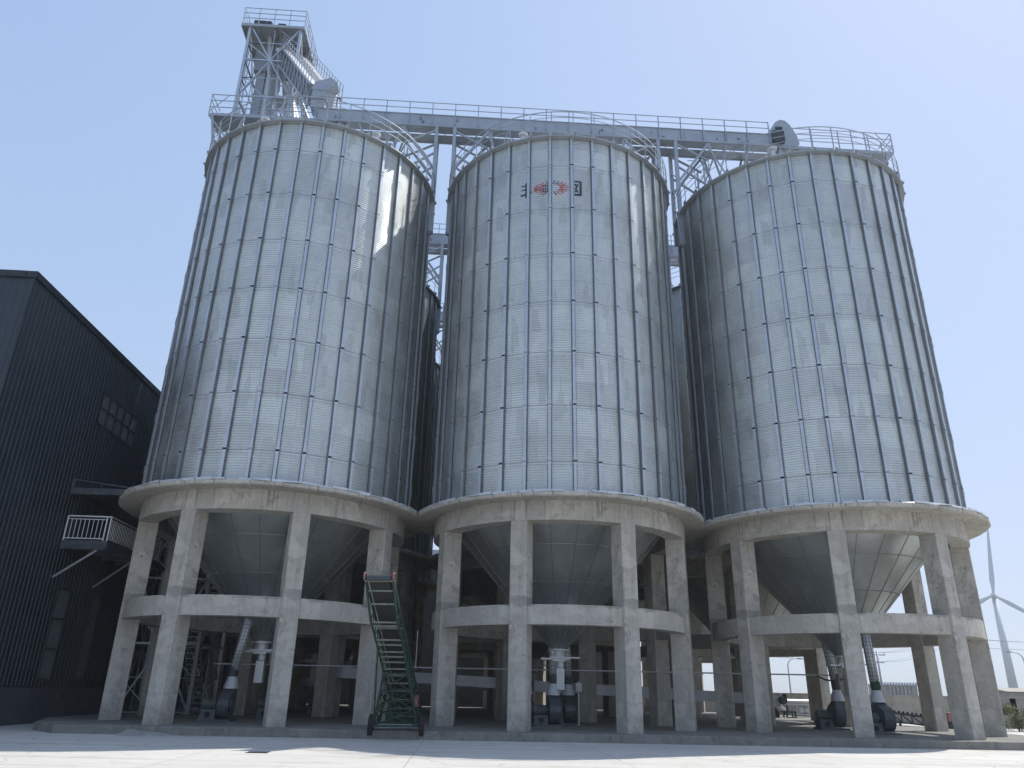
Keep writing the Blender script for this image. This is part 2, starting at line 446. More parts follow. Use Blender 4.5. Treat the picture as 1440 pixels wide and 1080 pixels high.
    mb = MB(); mb.lathe([(.46,rt-.1),(.46,rt+.35),(.62,rt+.35),(.62,rt+.42),(.05,rt+.55)][::-1], 24, closed=False)
    mb.build('roof_collar', M['galv'], rf)
    for a, r in ((-27,4.7),(40,4.7),(150,4.4),(220,4.4)):
        x, y, z = cyl(radians(a), r, 25.2+(5.78-r)*.524)
        mb = MB(); mb.lathe([(.11,z-.1),(.11,z+.5),(.20,z+.5),(.22,z+.62),(.05,z+.74)][::-1], 16, closed=False, cx=x, cy=y)
        mb.build('roof_vent', M['bright'], rf, auto=40)
    # eave guard rail
    mb = MB(); rr = 5.74
    for i in range(36):
        a = radians(10*i+.8)
        mb.bar(cyl(a,5.80,25.17), cyl(a,rr,25.24), .05, .04)
        mb.bar(cyl(a,rr,25.18), cyl(a,rr,26.52), .036)
    for z, w_ in ((26.52,.034),(26.18,.022),(25.84,.022)):
        for i in range(72):
            mb.bar(cyl(radians(5*i+.8),rr,z), cyl(radians(5*i+5.8),rr,z), w_)
    mb.build('guard_rail', M['galv'], root)
    # hopper
    sl = 1.13; rH = 4.82; zH = 8.24; rO = .33; zO = zH-(rH-rO)*sl
    mb = MB(); mb.lathe([(rH,zH),(rO,zO)], 96, closed=False)
    hp = mb.build('hopper', M['hopper'], root, smooth=True)
    mb = MB()
    for i in range(24):
        a = radians(15*i+4)
        mb.bar(cyl(a,rH,zH-.005), cyl(a,rO+.25,zO+.25*sl-.005), .035, .02)
    for z in (6.9, 5.6, 4.5):
        r = rH-(zH-z)/sl
        mb.lathe([(r-.01,z),(r+.03,z+.02),(r+.05,z+.07),(r+.0,z+.09)], 72)
        for i in range(120):
            a = 2*pi*i/120
            x, y, zz = cyl(a, r+.045, z+.03)
            mb.box(x-.012,x+.012,y-.012,y+.012,zz-.012,zz+.012)
    mb.build('hopper_seams', M['hseam'], hp)
    for a, z in ((10,4.65),(-100,4.6),(80,4.6)):
        r = rH-(zH-z)/sl; x, y, _ = cyl(radians(a), r, z)
        x2, y2, _ = cyl(radians(a), r+.25, z)
        mb = MB(); mb.tube([(x,y,z+.12),(x2,y2,z+.04),(x2,y2,z-.22)], .11, 14)
        mb.build('inlet_stub', M['duct'], hp, auto=40)
    mb = MB(); mb.lathe([(rO,zO+.02),(rO+.12,zO+.02),(rO+.12,zO-.04),(rO-.05,zO-.04),(rO-.05,zO-.3),(rO-.02,zO-.3)], 24, closed=False)
    mb.box(-.75,.45,-.2,.2,zO-.40,zO-.33); mb.box(-.26,.26,-.24,.24,zO-.46,zO-.3); mb.box(-.40,.85,-.31,-.25,zO-.34,zO-.28)
    sg = mb.build('slide_gate', M['duct'], root, auto=40)
    mb = MB(); mb.tube([(.06,0,zO-.42),(.06,0,zO-.7)], .17, 18); mb.box(-.10,.22,-.16,.16,1.62,zO-.72)
    mb.box(-.12,.24,-.18,.18,2.3,2.33)
    mb.build('discharge_spout', M['duct'], root)
    return root

names_silo = {(0,0): 'middle front silo of galvanised steel, with the red and black emblem near its top',
 (-1,0): 'leftmost front silo of galvanised steel, nearest the navy warehouse and under the lattice tower',
 (1,0): 'rightmost front silo of galvanised steel, with daylight showing between its concrete columns',
 (-1,1): 'silo right behind the left front silo, its rim in the gap beside the middle silo',
 (0,1): 'silo directly behind the middle front silo, seen only between the concrete columns',
 (1,1): 'silo right behind the right front silo, its wall in the narrow gap left of it',
 (-1,2): 'farthest silo of the left column, its rim lowest in the gap beside the middle silo',
 (0,2): 'farthest silo of the middle column, its legs seen far behind the emblem silo',
 (1,2): 'farthest silo of the right column, its lit hopper seen between the right columns'}
SP = 12.24; DV = 11.75
proto = silo_proto()
silos = {}
for (i, j), lab in names_silo.items():
    o = proto if (i, j) == (0, 0) else copy_tree(proto)
    dz = .006*((i+2*j) % 4)
    o.location = W(i*SP, j*DV, dz)
    tag(o, lab, 'grain silo', 'grain silos standing in three rows on concrete columns')
    silos[(i, j)] = o

# emblem on the middle silo
em = MB(); RL = R+.019
def patch(poly, mi):
    n = len(em.v); em.v += [cyl(radians(a), RL, z) for a, z in poly]; em.f.append(tuple(range(n, n+len(poly)))); em.m.append(mi)
def stroke(a0, z0, a1, z1, w, mi=1):
    dx = radians(a1-a0)*R; dz = z1-z0; L = sqrt(dx*dx+dz*dz); nx = -dz/L*w/2; nz = dx/L*w/2
    da = math.degrees(nx/R); k = max(1, int(abs(a1-a0)/1.5)+1)
    for i in range(k):
        t0, t1 = i/k, (i+1)/k
        p = lambda t, s: (a0+(a1-a0)*t+s*da, z0+(z1-z0)*t+s*nz)
        patch([p(t0,-1),p(t1,-1),p(t1,1),p(t0,1)][::-1] if False else [p(t0,-1),p(t1,-1),p(t1,1),p(t0,1)], mi)
for i in range(24):
    t = 2*pi*i/24+.05; ca, sa = cos(t), sin(t)
    a0 = -9.5+8.2*.50*ca; z0 = 22.40+.40*.52*sa; a1 = -9.5+8.2*ca; z1 = 22.40+.40*sa
    if abs((a0+a1)/2+10) < 1.2: continue
    stroke(a0, z0, a1, z1, .038, 0 if abs(ca) > .5 else 1)
for q in range(3):
    for s in range(3):
        stroke(-13.4+q*.95, 22.24+s*.14, -12.8+q*.95, 22.24+s*.14, .09, 1)
stroke(-21.2,22.02,-21.2,22.80,.09); stroke(-23.6,22.66,-21.4,22.66,.06); stroke(-23.5,22.44,-21.4,22.46,.06); stroke(-24,22.18,-21.4,22.20,.07)
stroke(-18.9,22.22,-18.9,22.32,.06)
stroke(4.2,22.04,4.2,22.78,.10); stroke(1.3,22.76,4.3,22.76,.08); stroke(1.3,22.06,4.3,22.06,.10)
stroke(1.5,22.62,2.6,22.5,.07); stroke(2.9,22.64,2.3,22.40,.07); stroke(1.4,22.42,2.4,22.36,.06); stroke(1.5,22.18,2.3,22.34,.06); stroke(2.4,22.30,3.1,22.18,.06)
em.build('painted_emblem', [M['logo_red'], M['logo_dark']], silos[(0,0)])

# ------------------------------------------------------------------ roof-top conveyor galleries
def gallery(v, label):
    root = thing('conveyor_gallery', label, 'conveyor bridge', W(0, v, 0), group='conveyor bridges over the silo roofs')
    G = M['galv']
    mb = MB(); mb.box(-13.2,12.0,-.1,.5,30.1,30.84); x = -13.2
    mb.box(-13.25,12.05,-.14,.54,30.84,30.89); mb.box(-13.25,12.05,-.13,-.1,30.06,30.16)
    x = -12
    while x < 12:
        mb.box(x-.03,x+.03,-.125,.525,30.08,30.88); x += 2.4
    rr = random.Random(5)
    for q in range(11):
        x = rr.uniform(-12.5,11.5); z = rr.uniform(30.2,30.5); mb.box(x,x+rr.uniform(.04,.16),-.135,-.1,z,z+rr.uniform(.05,.2), 1)
    mb.build('conveyor_casing', [G, M['seam']], root)
    mb = MB(); mb.box(-18.9,19.1,.56,1.15,30.02,30.07); mb.box(-18.9,19.1,1.13,1.2,29.97,30.14)
    mb.box(-18.9,-13.2,-.1,-.02,29.98,30.14); mb.box(12,19.1,-.1,-.02,29.98,30.14); mb.box(-18.9,-13.3,-.02,.56,30.03,30.06); mb.box(12.1,19.1,-.02,.56,30.03,30.06)
    mb.build('walkway', G, root)
    mb = MB()
    def rail(x0, x1, y, zb, zt, rails, step):
        n = max(1, round((x1-x0)/step))
        for i in range(n+1):
            x = x0+(x1-x0)*i/n; mb.bar((x,y,zb),(x,y,zt), .05)
        for z in rails: mb.bar((x0,y,z),(x1,y,z), .035)
    rail(-13.2,12.0,-.15,30.2,31.66,(31.66,31.24),1.28)
    rail(-18.9,19.1,1.2,30.1,31.25,(31.25,30.85,30.48),1.28)
    rail(-18.9,-13.3,-.1,30.1,31.4,(31.4,31.0,30.55),1.4); rail(12.9,19.1,-.1,30.1,31.4,(31.4,31.0,30.55),1.5)
    for x in (-18.9,19.1):
        for z in (31.4,31.0,30.55): mb.bar((x,-.1,z),(x,1.2,z),.035)
        mb.bar((x-.9*(1 if x > 0 else -1),-.1,31.4),(x,-.1,30.2),.03)
    mb.build('guard_rail', G, root)
    # trestles between and over the silos
    for s in (-1, 1):
        c = 6.12*s
        for q in (-1, 1):
            x = c+q*.49
            mb = MB()
            mb.box(x-.09,x+.09,-.12,.08,23.2,30.08)
            mb.box(x-q*.02-.14,x-q*.02+.14,-.16,.12,23.3,25.3)
            mb.build('support_post', G, root)
            mb = MB(); mb.box(x-.09,x+.09,1.0,1.18,24.0,30.0); mb.build('support_post', G, root)
        mb = MB()
        for q in (-1, 1):
            x = c+q*.49
            for y in (-.02, 1.08):
                mb.bar((x,y,27.3),(x+q*1.9,y,30.05),.13)
                mb.bar((x,y,29.9),(x+q*1.75,y,28.9),.09)
                mb.bar((x,y,28.4),(x+q*1.5,y,27.3),.09)
                mb.bar((x+q*1.5,y,26.4),(x+q*1.5,y,28.9),.08)
                mb.bar((x+q*1.9,y,30.05),(x+q*2.6,y,26.9),.09)
        for q in (-1, 1):
            for k_ in range(4):
                za = 25.2+k_*1.2
                mb.bar((c+q*.49,-.02,za),(c+q*.49,1.08,za+1.1),.05); mb.bar((c+q*1.5,-.02,za),(c+q*1.5,1.08,za+.9),.045)
            mb.bar((c+q*1.5,1.08,25.6),(c+q*3.0,1.08,30.0),.07); mb.bar((c+q*2.6,-.02,26.9),(c+q*3.4,-.02,30.0),.06); mb.bar((c+q*.6,1.08,25.5),(c+q*2.4,1.08,28.8),.06)
        mb.build('knee_braces', G, root)
    for c in (-12.24, 0, 12.24):
        mb = MB()
        for x in (-2.6, 2.6):
            for y in (-.6, 1.2):
                zr = 27.9-(abs(x))*.5
                mb.bar((c+x,y,zr-.2),(c+x*.55,(y if y > 0 else -.05),30.05),.1)
                mb.bar((c+x,y,zr-.2),(c+x*1.5,(y if y > 0 else -.05),30.05),.07)
            mb.bar((c+x,-.6,26.45),(c+x*.55,1.2,30.0),.06)
        mb.bar((c-2.6,1.2,26.6),(c+2.6,1.2,26.6),.08); mb.bar((c-2.6,-.6,26.6),(c+2.6,-.6,26.6),.08); mb.bar((c+2.6,-.6,26.6),(c+2.6,1.2,26.6),.08)
        mb.build('roof_trestle', G, root)
    mb = MB()
    for s in (-1, 1):
        for y in (-.06, 1.15):
            mb.bar((s*18.7,y,30.0),(s*17.85,y,25.3),.13)
            mb.bar((s*17.0,y,30.0),(s*17.75,y,27.2),.09)
            mb.bar((s*18.9,y,30.0),(s*17.0,y,27.6),.09); mb.bar((s*15.6,y,30.0),(s*17.1,y,26.5),.09)
            mb.bar((s*15.6,y,30.0),(s*15.2,y,26.6),.09); mb.bar((s*17.0,y,27.4),(s*15.3,y,28.6),.06)
        mb.bar((s*18.3,-.06,28.2),(s*18.3,1.15,29.6),.06); mb.bar((s*16.4,-.06,27.4),(s*16.4,1.15,29.6),.06)
    mb.build('end_brackets', G, root)
    # drive head with its rounded guard
    mb = MB()
    poly = [(11.75,30.2),(12.1,31.2),(12.45,31.75),(12.75,31.95),(13.05,31.9),(13.3,31.6),(13.6,30.9),(13.7,30.3),(13.5,30.1),(12.0,30.1)]
    mb.prism(poly, -.12, .5, 'y')
    mb.build('drive_guard', G, root)
    mb = MB(); mb.box(12.15,12.8,-.32,-.12,30.25,31.0); mb.box(12.3,12.7,-.4,-.3,31.05,31.2)
    mb.build('drive_motor', M['dark'], root)
    for c in (-12.24, 0, 12.24):
        mb = MB(); mb.bar((c+.4,.2,30.1),(c,.0,28.3),.42); mb.build('drop_spout', G, root)
    return root
g0 = gallery(0.0, 'long galvanised conveyor bridge with railings running across the front silo roofs')
for j, lab in ((1, 'second conveyor bridge, crossing the gap left of the middle silo below the front bridge'),
               (2, 'third and lowest-looking conveyor bridge, a short piece in the gap left of the middle silo')):
    o = copy_tree(g0); o.location = W(0, j*DV, 0); tag(o, lab, 'conveyor bridge')

# ------------------------------------------------------------------ lattice tower and bucket elevator
TX0, TX1, TY0, TY1, TZ = -19.5, -16.25, 4.5, 8.2, 41.4
root = thing('lattice_tower', 'tall galvanised lattice tower with a railed top deck, rising behind the left front silo', 'tower', W(-17.9,6.3,.26))
def L(u, v, z): return (u+17.9, v-6.3, z-.26)
for u in (TX0, TX1):
    for v in (TY0, TY1):
        mb = MB(); x, y, _ = L(u, v, 0); mb.box(x-.085,x+.085,y-.085,y+.085,0,TZ-.26); mb.box(x-.2,x+.2,y-.2,y+.2,0,.04)
        mb.build('leg', M['stiff'], root)
lv = [.3]+[.3+2.94*i for i in range(1, 14)]+[TZ]
faces = [((TX0,TY0),(TX1,TY0)),((TX1,TY0),(TX1,TY1)),((TX1,TY1),(TX0,TY1)),((TX0,TY1),(TX0,TY0))]
for fi, (a, b_) in enumerate(faces):
    mb = MB()
    for q, (z0, z1) in enumerate(zip(lv[:-1], lv[1:])):
        mid = ((a[0]+b_[0])/2, (a[1]+b_[1])/2)
        mb.bar(L(*a,z1), L(*b_,z1), .10)
        if q % 2 == 0:
            mb.bar(L(*a,z0), L(*mid,z1), .08); mb.bar(L(*b_,z0), L(*mid,z1), .08)
        else:
            mb.bar(L(*mid,z0), L(*a,z1), .08); mb.bar(L(*mid,z0), L(*b_,z1), .08)
        zm = (z0+z1)/2
        mb.bar(L(*a,zm), L(*mid,z0), .045); mb.bar(L(*b_,zm), L(*mid,z1), .045); mb.bar(L(*a,z0), L(*b_,z0+.05), .05)
        mb.bar(L(mid[0],mid[1],z0), L(mid[0],mid[1],z1), .045); mb.bar(L(*a,zm), L(*b_,zm), .05)
        mb.bar(L(a[0],a[1],zm), L((a[0]+mid[0])/2,(a[1]+mid[1])/2,zm), .05); mb.bar(L(*b_,zm), L((b_[0]+mid[0])/2,(b_[1]+mid[1])/2,zm), .05)
    mb.build('bracing', M['stiff'], root)
# landings and stairs inside
for q, z in enumerate(lv[1:-1]):
    mb = MB()
    for y in (TY0+.1, TY1-.9):
        mb.box(L(TX1-.95,0,0)[0], L(TX1-.1,0,0)[0], L(0,y,0)[1], L(0,y+.8,0)[1], z-.30, z-.26)
    mb.box(L(TX1-.95,0,0)[0], L(TX1-.9,0,0)[0], L(0,TY0+.1,0)[1], L(0,TY1-.1,0)[1], z-.299, z-.261)
    mb.build('landing', M['stiff'], root)
mb = MB()
for q, (z0, z1) in enumerate(zip(lv[:-1], lv[1:])):
    y0, y1 = (TY0+.9, TY1-.9) if q % 2 else (TY1-.9, TY0+.9)
    for xx in (TX1-.9, TX1-.2):
        mb.bar(L(xx,y0,z0), L(xx,y1,z1), .05, .16)
    for s in range(12):
        t = (s+.5)/12; mb.box(L(TX1-.9,0,0)[0], L(TX1-.2,0,0)[0], L(0,y0+(y1-y0)*t,0)[1]-.1, L(0,y0+(y1-y0)*t,0)[1]+.1, z0+(z1-z0)*t-.26, z0+(z1-z0)*t-.23)
    mb.bar(L(TX1-.9,y0,z0+1), L(TX1-.9,y1,z1+1), .035)
mb.build('stair', M['stiff'], root)
mb = MB()
X0, X1, Y0, Y1 = -20.05, -16.0, 4.35, 8.5
a = L(X0,Y0,TZ); b_ = L(X1,Y1,TZ)
mb.box(a[0],b_[0],a[1],b_[1],a[2],a[2]+.05)
for t in (0,.33,.66,1):
    y = a[1]+(b_[1]-a[1])*t; mb.box(a[0],b_[0],y-.05,y+.05,a[2]-.2,a[2]-.003)
for t in (0,.25,.5,.75,1):
    x = a[0]+(b_[0]-a[0])*t; mb.box(x-.04,x+.04,a[1]+.052,b_[1]-.052,a[2]-.17,a[2]-.006)
dk = mb.build('top_deck', M['galv'], root)
mb = MB()
def railrect(mb, x0, x1, y0, y1, z, h=1.35, step=.95):
    for (p, q) in (((x0,y0),(x1,y0)),((x1,y0),(x1,y1)),((x1,y1),(x0,y1)),((x0,y1),(x0,y0))):
        l = math.hypot(q[0]-p[0], q[1]-p[1]); n = round(l/step)
        for i in range(n):
            t = i/n; x = p[0]+(q[0]-p[0])*t; y = p[1]+(q[1]-p[1])*t; mb.bar((x,y,z),(x,y,z+h),.045)
        for k_ in (1,.68,.36): mb.bar((p[0],p[1],z+h*k_),(q[0],q[1],z+h*k_),.035)
railrect(mb, a[0]+.03, b_[0]-.03, a[1]+.03, b_[1]-.03, a[2]+.05)
mb.build('guard_rail', M['galv'], dk)

mb = MB()
for (p, q, r_) in (((-17.6,5.2,40),(-17.0,5.0,31),.15),((-17.9,7.6,40.2),(-16.8,8.6,30.5),.15),((-16.9,5.2,38.6),(-14.8,3.0,29.0),.13),((-16.7,7.4,38.6),(-13.4,9.5,30.0),.14),((-19.2,7.6,40),(-19.0,7.8,29),.12)):
    mb.tube([L(*p), L(p[0]*.5+q[0]*.5, p[1]*.5+q[1]*.5+.15, p[2]*.5+q[2]*.5+.6), L(*q)], r_, 12)
    for w_ in (L(*p), L(*q)): mb.box(w_[0]-.22,w_[0]+.22,w_[1]-.22,w_[1]+.22,w_[2]-.15,w_[2]+.15)
mb.bar(L(-19.4,7.7,40.1), L(-16.7,7.5,40.1), .18); mb.bar(L(-17.7,5.1,40.1), L(-17.9,7.6,40.1), .18); mb.bar(L(-17.0,5.2,38.6), L(-17.0,7.5,40.1), .15); mb.bar(L(-16.9,5.2,38.6), L(-16.7,7.4,38.6), .15)
mb.build('spout_pipes', M['bright'], root, auto=40)
mb = MB()
for z in [i*.35+1 for i in range(115)]: mb.bar(L(-19.62,5.2,z), L(-19.62,5.65,z), .025)
mb.bar(L(-19.62,5.2,.3), L(-19.62,5.2,TZ), .045); mb.bar(L(-19.62,5.65,.3), L(-19.62,5.65,TZ), .045)
mb.build('ladder', M['stiff'], root)
root = thing('bucket_elevator', 'twin square grey elevator trunks standing inside the lattice tower', 'elevator', W(-18.4,6.3,.26))
for u in (-18.85, -18.05):
    mb = MB(); x = u+18.4
    mb.box(x-.27,x+.27,-.3,.3,.6,41.0)
    z = 2.5
    while z < 41: mb.box(x-.32,x+.32,-.35,.35,z-.03,z+.03); z += 2.45
    mb.build('trunk', M['galv'], root)
mb = MB(); mb.box(-.85,.95,-.42,.42,0,.6); mb.build('boot', M['blue'], root)
mb = MB(); mb.box(-.95,1.0,-.5,.5,38.7,40.9); mb.prism([(-.85,40.9),(1.05,40.9),(1.1,41.8),(.7,42.35),(.1,42.5),(-.5,42.35),(-.85,41.8)], -.45, .45, 'y')
mb.build('head_casing', M['galv'], root)
mb = MB(); mb.tube([(-.1,-.5,41.75),(-.1,-1.5,41.75)],.22,14); mb.box(.5,1.0,-1.5,-.9,41.2,41.8); mb.box(-1.0,-.2,-1.7,-1.2,41.2,41.75); mb.box(1.15,1.7,-1.5,-1.1,41.2,41.55)
mb.build('drive_motor', M['dark'], root)

# inclined chute walkway from the elevator head down to the gallery
A = Vector((-17.3,6.2,41.0)); B = Vector((-12.95,.3,32.1))
root = thing('inclined_chute', 'enclosed sloping chute with a railed walkway from the tower head down to the roof conveyor', 'chute', W(A.x,A.y,A.z))
d = B-A; s0 = Vector((d.x,d.y,0)).normalized(); sd = Vector((-s0.y, s0.x, 0))
def I(t, off, h): return tuple(d*t + sd*off + Vector((0,0,h)))
mb = MB(); mb.bar(I(0,0,-.3), I(1,0,-.3), .8, .8)
for i in range(15): mb.bar(I(i/14-.003,0,-.3), I(i/14+.003,0,-.3), .9, .9)
mb.build('chute_casing', M['galv'], root)
mb = MB()
for o_ in (-.95, .95):
    mb.bar(I(0,o_,.30), I(1,o_,.30), .1, .14); mb.bar(I(0,o_,-1.15), I(1,o_,-1.15), .1, .12)
    for i in range(12): mb.bar(I(i/12,o_,.3), I((i+1)/12,o_,-1.15) , .05); mb.bar(I(i/12,o_,.3), I(i/12,o_,-1.15), .05)
for i in range(25): mb.bar(I(i/24,-.95,-1.18), I(i/24,.95,-1.18), .05)
mb.build('truss', M['galv'], root)
mb = MB()
for (o0, o1) in ((.36,.93),(-.93,-.36)):
    q = [I(0,o0,.36), I(0,o1,.36), I(1,o1,.36), I(1,o0,.36)]
    q2 = [tuple(Vector(x)-Vector((0,0,.03))) for x in q]
    mb.quad(*q); mb.quad(*q2[::-1]); mb.quad(q[0],q[3],q2[3],q2[0]); mb.quad(q[1],q2[1],q2[2],q[2])
mb.build('walkway', M['bright'], root)
mb = MB()
for o_ in (-.95, .95):
    for i in range(17): mb.bar(I(i/16,o_,.3), I(i/16,o_,1.35), .04)
    for h in (1.35, .95): mb.bar(I(0,o_,h), I(1,o_,h), .035)
mb.build('guard_rail', M['galv'], root)
mb = MB()
p = d+Vector((-.25,-.1,0)); mb.box(p.x-.38,p.x+.38,p.y-.35,p.y+.4,-10.1,-8.75); mb.prism([(p.x-.45,-8.9),(p.x+.42,-8.9),(p.x+.9,-8.3),(p.x+.55,-8.0),(p.x-.3,-8.35)],p.y-.38,p.y+.42,'y'); mb.box(p.x-.46,p.x+.46,p.y-.42,p.y+.47,-9.55,-9.47)
mb.build('transfer_box', M['galv'], root)
mb = MB(); mb.tube([tuple(Vector((-.5,-.2,-1))), (1.5,-1.8,-6.5),(1.9,-2.1,-8.0)], .17, 12); mb.tube([(-1.2,-.8,.4),(-.6,-1.2,-3.5),(-.3,-1.6,-9.8)], .14, 12)
mb.build('spout_pipe', M['bright'], root)

# ------------------------------------------------------------------ blowers with tall ducts
def blower(label, u, v, flip=1, htop=4.3, lean=(0,0), sleeve=False, mesh=True, zd=1.95):
    root = thing('air_blower', label, 'blower', W(u, v, .262), group='air blowers under the silos')
    mb = MB()  # scroll: spiral in the x-z plane... axis along x
    pts = []
    for i in range(28):
        t = i/27*2*pi*.97; r = .36+.12*i/27
        pts.append((-cos(t)*r*1.0, .52+sin(t)*r*-1))
    pts = [(.50,1.0)]+[(r_[0], r_[1]) for r_ in reversed(pts)]
    # remove duplicates near the outlet
    poly = [(.48,1.02),(.16,1.02)]
    for i in range(26):
        t = radians(110 + 250*i/25); r = .36+.13*i/25
        poly.append((cos(t)*r, .52+sin(t)*r))
    mb.prism(poly, -.19, .19, 'x')
    if flip < 0: mb.xform(Matrix.Scale(-1, 4, (0,1,0)))
    # intake ring
    mb.tube([(.19,0,.52),(.24,0,.52)], .24, 20); mb.tube([(.24,0,.52),(.26,0,.52)], [.24,.16], 20)
    mb.build('scroll_casing', M['blue'], root, auto=30)
    mb = MB(); mb.box(-.78,.30,-.42,.42,0,.06); mb.prism([(-.28,.06),(.28,.06),(.2,.36),(-.2,.36)], -.75, -.25, 'x')
    # round hole hint: dark disc frame
    mb.build('base_frame', M['motor'], root)
    mb = MB(); mb.tube([(-.18,0,.52),(-.28,0,.52),(-.30,0,.52),(-.74,0,.52),(-.78,0,.52)], [.07,.07,.17,.17,.12], 18)
    for i in range(10):
        t = 2*pi*i/10; mb.bar((-.34,.17*cos(t),.52+.17*sin(t)),(-.72,.17*cos(t),.52+.17*sin(t)),.02)
    mb.build('motor', M['motor'], root, auto=30)
    mb = MB(); mb.tube([(-.5,-.285,.2),(-.5,-.292,.2)], .09, 16, mi=0); mb.build('base_opening', M['black'], root)
    y = .32*flip
    mb = MB(); mb.tube([(0,y,1.02),(0,y,1.10),(0,y,1.12),(0,y,1.42)], [.25,.25,.24,.15], 20)
    mb.build('reducer', M['bright'], root, auto=30)
    mb = MB(); mb.tube([(0,y,1.40),(.01,y,1.55),(-.01,y,1.68),(.01,y,zd-.26+.04)], [.15,.175,.16,.165], 18)
    mb.build('flexible_sleeve', M['sleeve'] if sleeve else M['dark'], root, auto=30)
    root.scale = (1.12,)*3; htop = htop/1.12; zd = (zd-.26)/1.12+.26
    a = Vector((0,y,zd-.26)); b_ = Vector((lean[0],y+lean[1],htop))
    mb = MB(); mb.tube([a, b_], .158, 22)
    dc = mb.build('duct', M['duct'], root, smooth=True)
    mb = MB(); n = int((b_-a).length/.125)
    for i in range(n+1):
        c = a+(b_-a)*(i/n)
        mb.tube([c-Vector((0,0,.005)), c+Vector((0,0,.005))], .164, 20)
    for i in range(8):
        t = 2*pi*i/8+.2; o_ = Vector((.160*cos(t), .160*sin(t), 0)); mb.bar(a+o_, b_+o_, .011)
    mb.build('wire_wrap', M['dark'], dc)
    return root
blower('blue-grey blower under the left silo, its wire-wrapped duct leaning beside the hopper', -12.98, -1.25, 1, 4.1, (.30,.1))
blower('blower standing behind the second column from the left, mostly hidden by it', -11.45, 1.1, 1, 4.2, (-.15,0))
blower('blower under the middle silo in front of its pale discharge spout, teal base showing', -.22, -.35, 1, 4.2, (-.05,0))
blower('blower behind the pale discharge spout of the middle silo, half hidden by it', .62, 1.5, 1, 3.9, (-.05,0))
blower('blower at the left of the middle silo bay, tucked behind the second column', -1.05, 2.9, 1, 3.7, (.0,0))
blower('blower standing left of the second column of the right silo, with a dark sleeve', 12.28, 1.55, -1, 4.1, (-.25,0), zd=2.2)
blower('blower right of the second column of the right silo, with a green canvas sleeve', 12.6, -1.95, 1, 4.0, (-.10,.0), sleeve=True)
blower('blower deep in the shade behind the third column of the left silo', -10.6, 7.5, 1, 3.9, (0,0))

# control boxes on posts
def post_box(label, u, v, h=1.3):
    root = thing('control_box', label, 'control box', W(u,v,.262), group='control boxes under the silos')
    mb = MB(); mb.box(-.03,.03,-.03,.03,0,h+.4); mb.box(-.12,.12,-.1,.1,0,.02); mb.build('post', M['rail'], root)
    mb = MB(); mb.box(-.13,.13,-.10,.02,h-.0,h+.34); bx = mb.build('cabinet', M['rail'], root)
    mb = MB(); mb.box(-.10,.10,-.108,-.102,h+.03,h+.31); mb.build('door', M['rail'], bx)
post_box('pale control box on a thin post beside the middle silo blowers', .95, .9)
post_box('pale control box on a thin post close to the second column of the left silo', -11.75, .4)

# ------------------------------------------------------------------ pipes and chain conveyors
mb = MB(); mb.tube([(-14.5,1.5,2.35),(12.9,1.5,2.45)], .03, 8)
for u in (-12.2,-6,-.1,6,12.5): mb.bar((u,1.5,2.4),(u,1.5,3.9),.03)
o = mb.build('thin_pipe', M['duct'], loc=W(0,0,0), rz=ANG); tag(o, 'thin grey pipe running level under all three front silos', 'pipe')
mb = MB(); mb.tube([(11.6,1.45,2.42),(11.9,1.3,2.25),(12.3,1.2,2.2),(12.7,1.25,2.3),(12.9,1.4,2.6),(12.85,1.3,3.1),(12.5,1.1,3.7),(12.3,1.0,4.1)], .035, 8)
o = mb.build('cable', M['black'], loc=W(0,0,0), rz=ANG, smooth=True); tag(o, 'black cable looping beside the dark-sleeved duct under the right silo', 'cable')
mb = MB(); mb.tube([(13.0,-1.75,.3),(13.02,-1.7,.9),(12.3,-1.5,1.4),(12.0,-1.4,2.2),(12.0,-1.4,2.9),(12.1,-1.45,3.05),(12.3,-1.5,3.0)], .03, 8)
o = mb.build('air_hose', M['duct'], loc=W(0,0,0), rz=ANG, smooth=True); tag(o, 'thin grey hose rising beside the green-sleeved duct of the right silo', 'hose')
def chain(label, u0, u1, v, z, dz):
    root = thing('chain_conveyor', label, 'conveyor', W(u0,v,.262), group='rectangular discharge conveyors under the silos')
    Lx = u1-u0
    mb = MB(); mb.bar((0,0,z+.0),(Lx,0,z+dz),.45,.48)
    n = int(Lx/2.2)
    for i in range(n+1):
        t = i/n; mb.bar((Lx*t-.02,0,z+dz*t),(Lx*t+.02,0,z+dz*t),.53,.56)
    mb.build('trough', M['bright'], root)
    for i in range(n+1):
        if i % 2 == 0:
            mb = MB(); t = i/n
            mb.box(Lx*t-.04,Lx*t+.04,-.22,-.16,0,z+dz*t-.2); mb.box(Lx*t-.04,Lx*t+.04,.16,.22,0,z+dz*t-.2); mb.build('support', M['rail'], root)
    mb = MB(); mb.tube([(Lx+.1,-.5,z+dz),(Lx+.1,-.1,z+dz)],.17,14); mb.build('drive_motor', M['motor'], root)
chain('long pale rectangular conveyor trough behind the left and middle front silos', -10.5, -2.3, 5.9, 1.95, -.35)
chain('pale rectangular conveyor trough running behind the middle and right front silos', -.5, 11.5, 5.9, 1.5, -.4)
chain('pale conveyor trough deeper in, under the second row of silos', -14, 9, 17.6, 1.5, -.1)

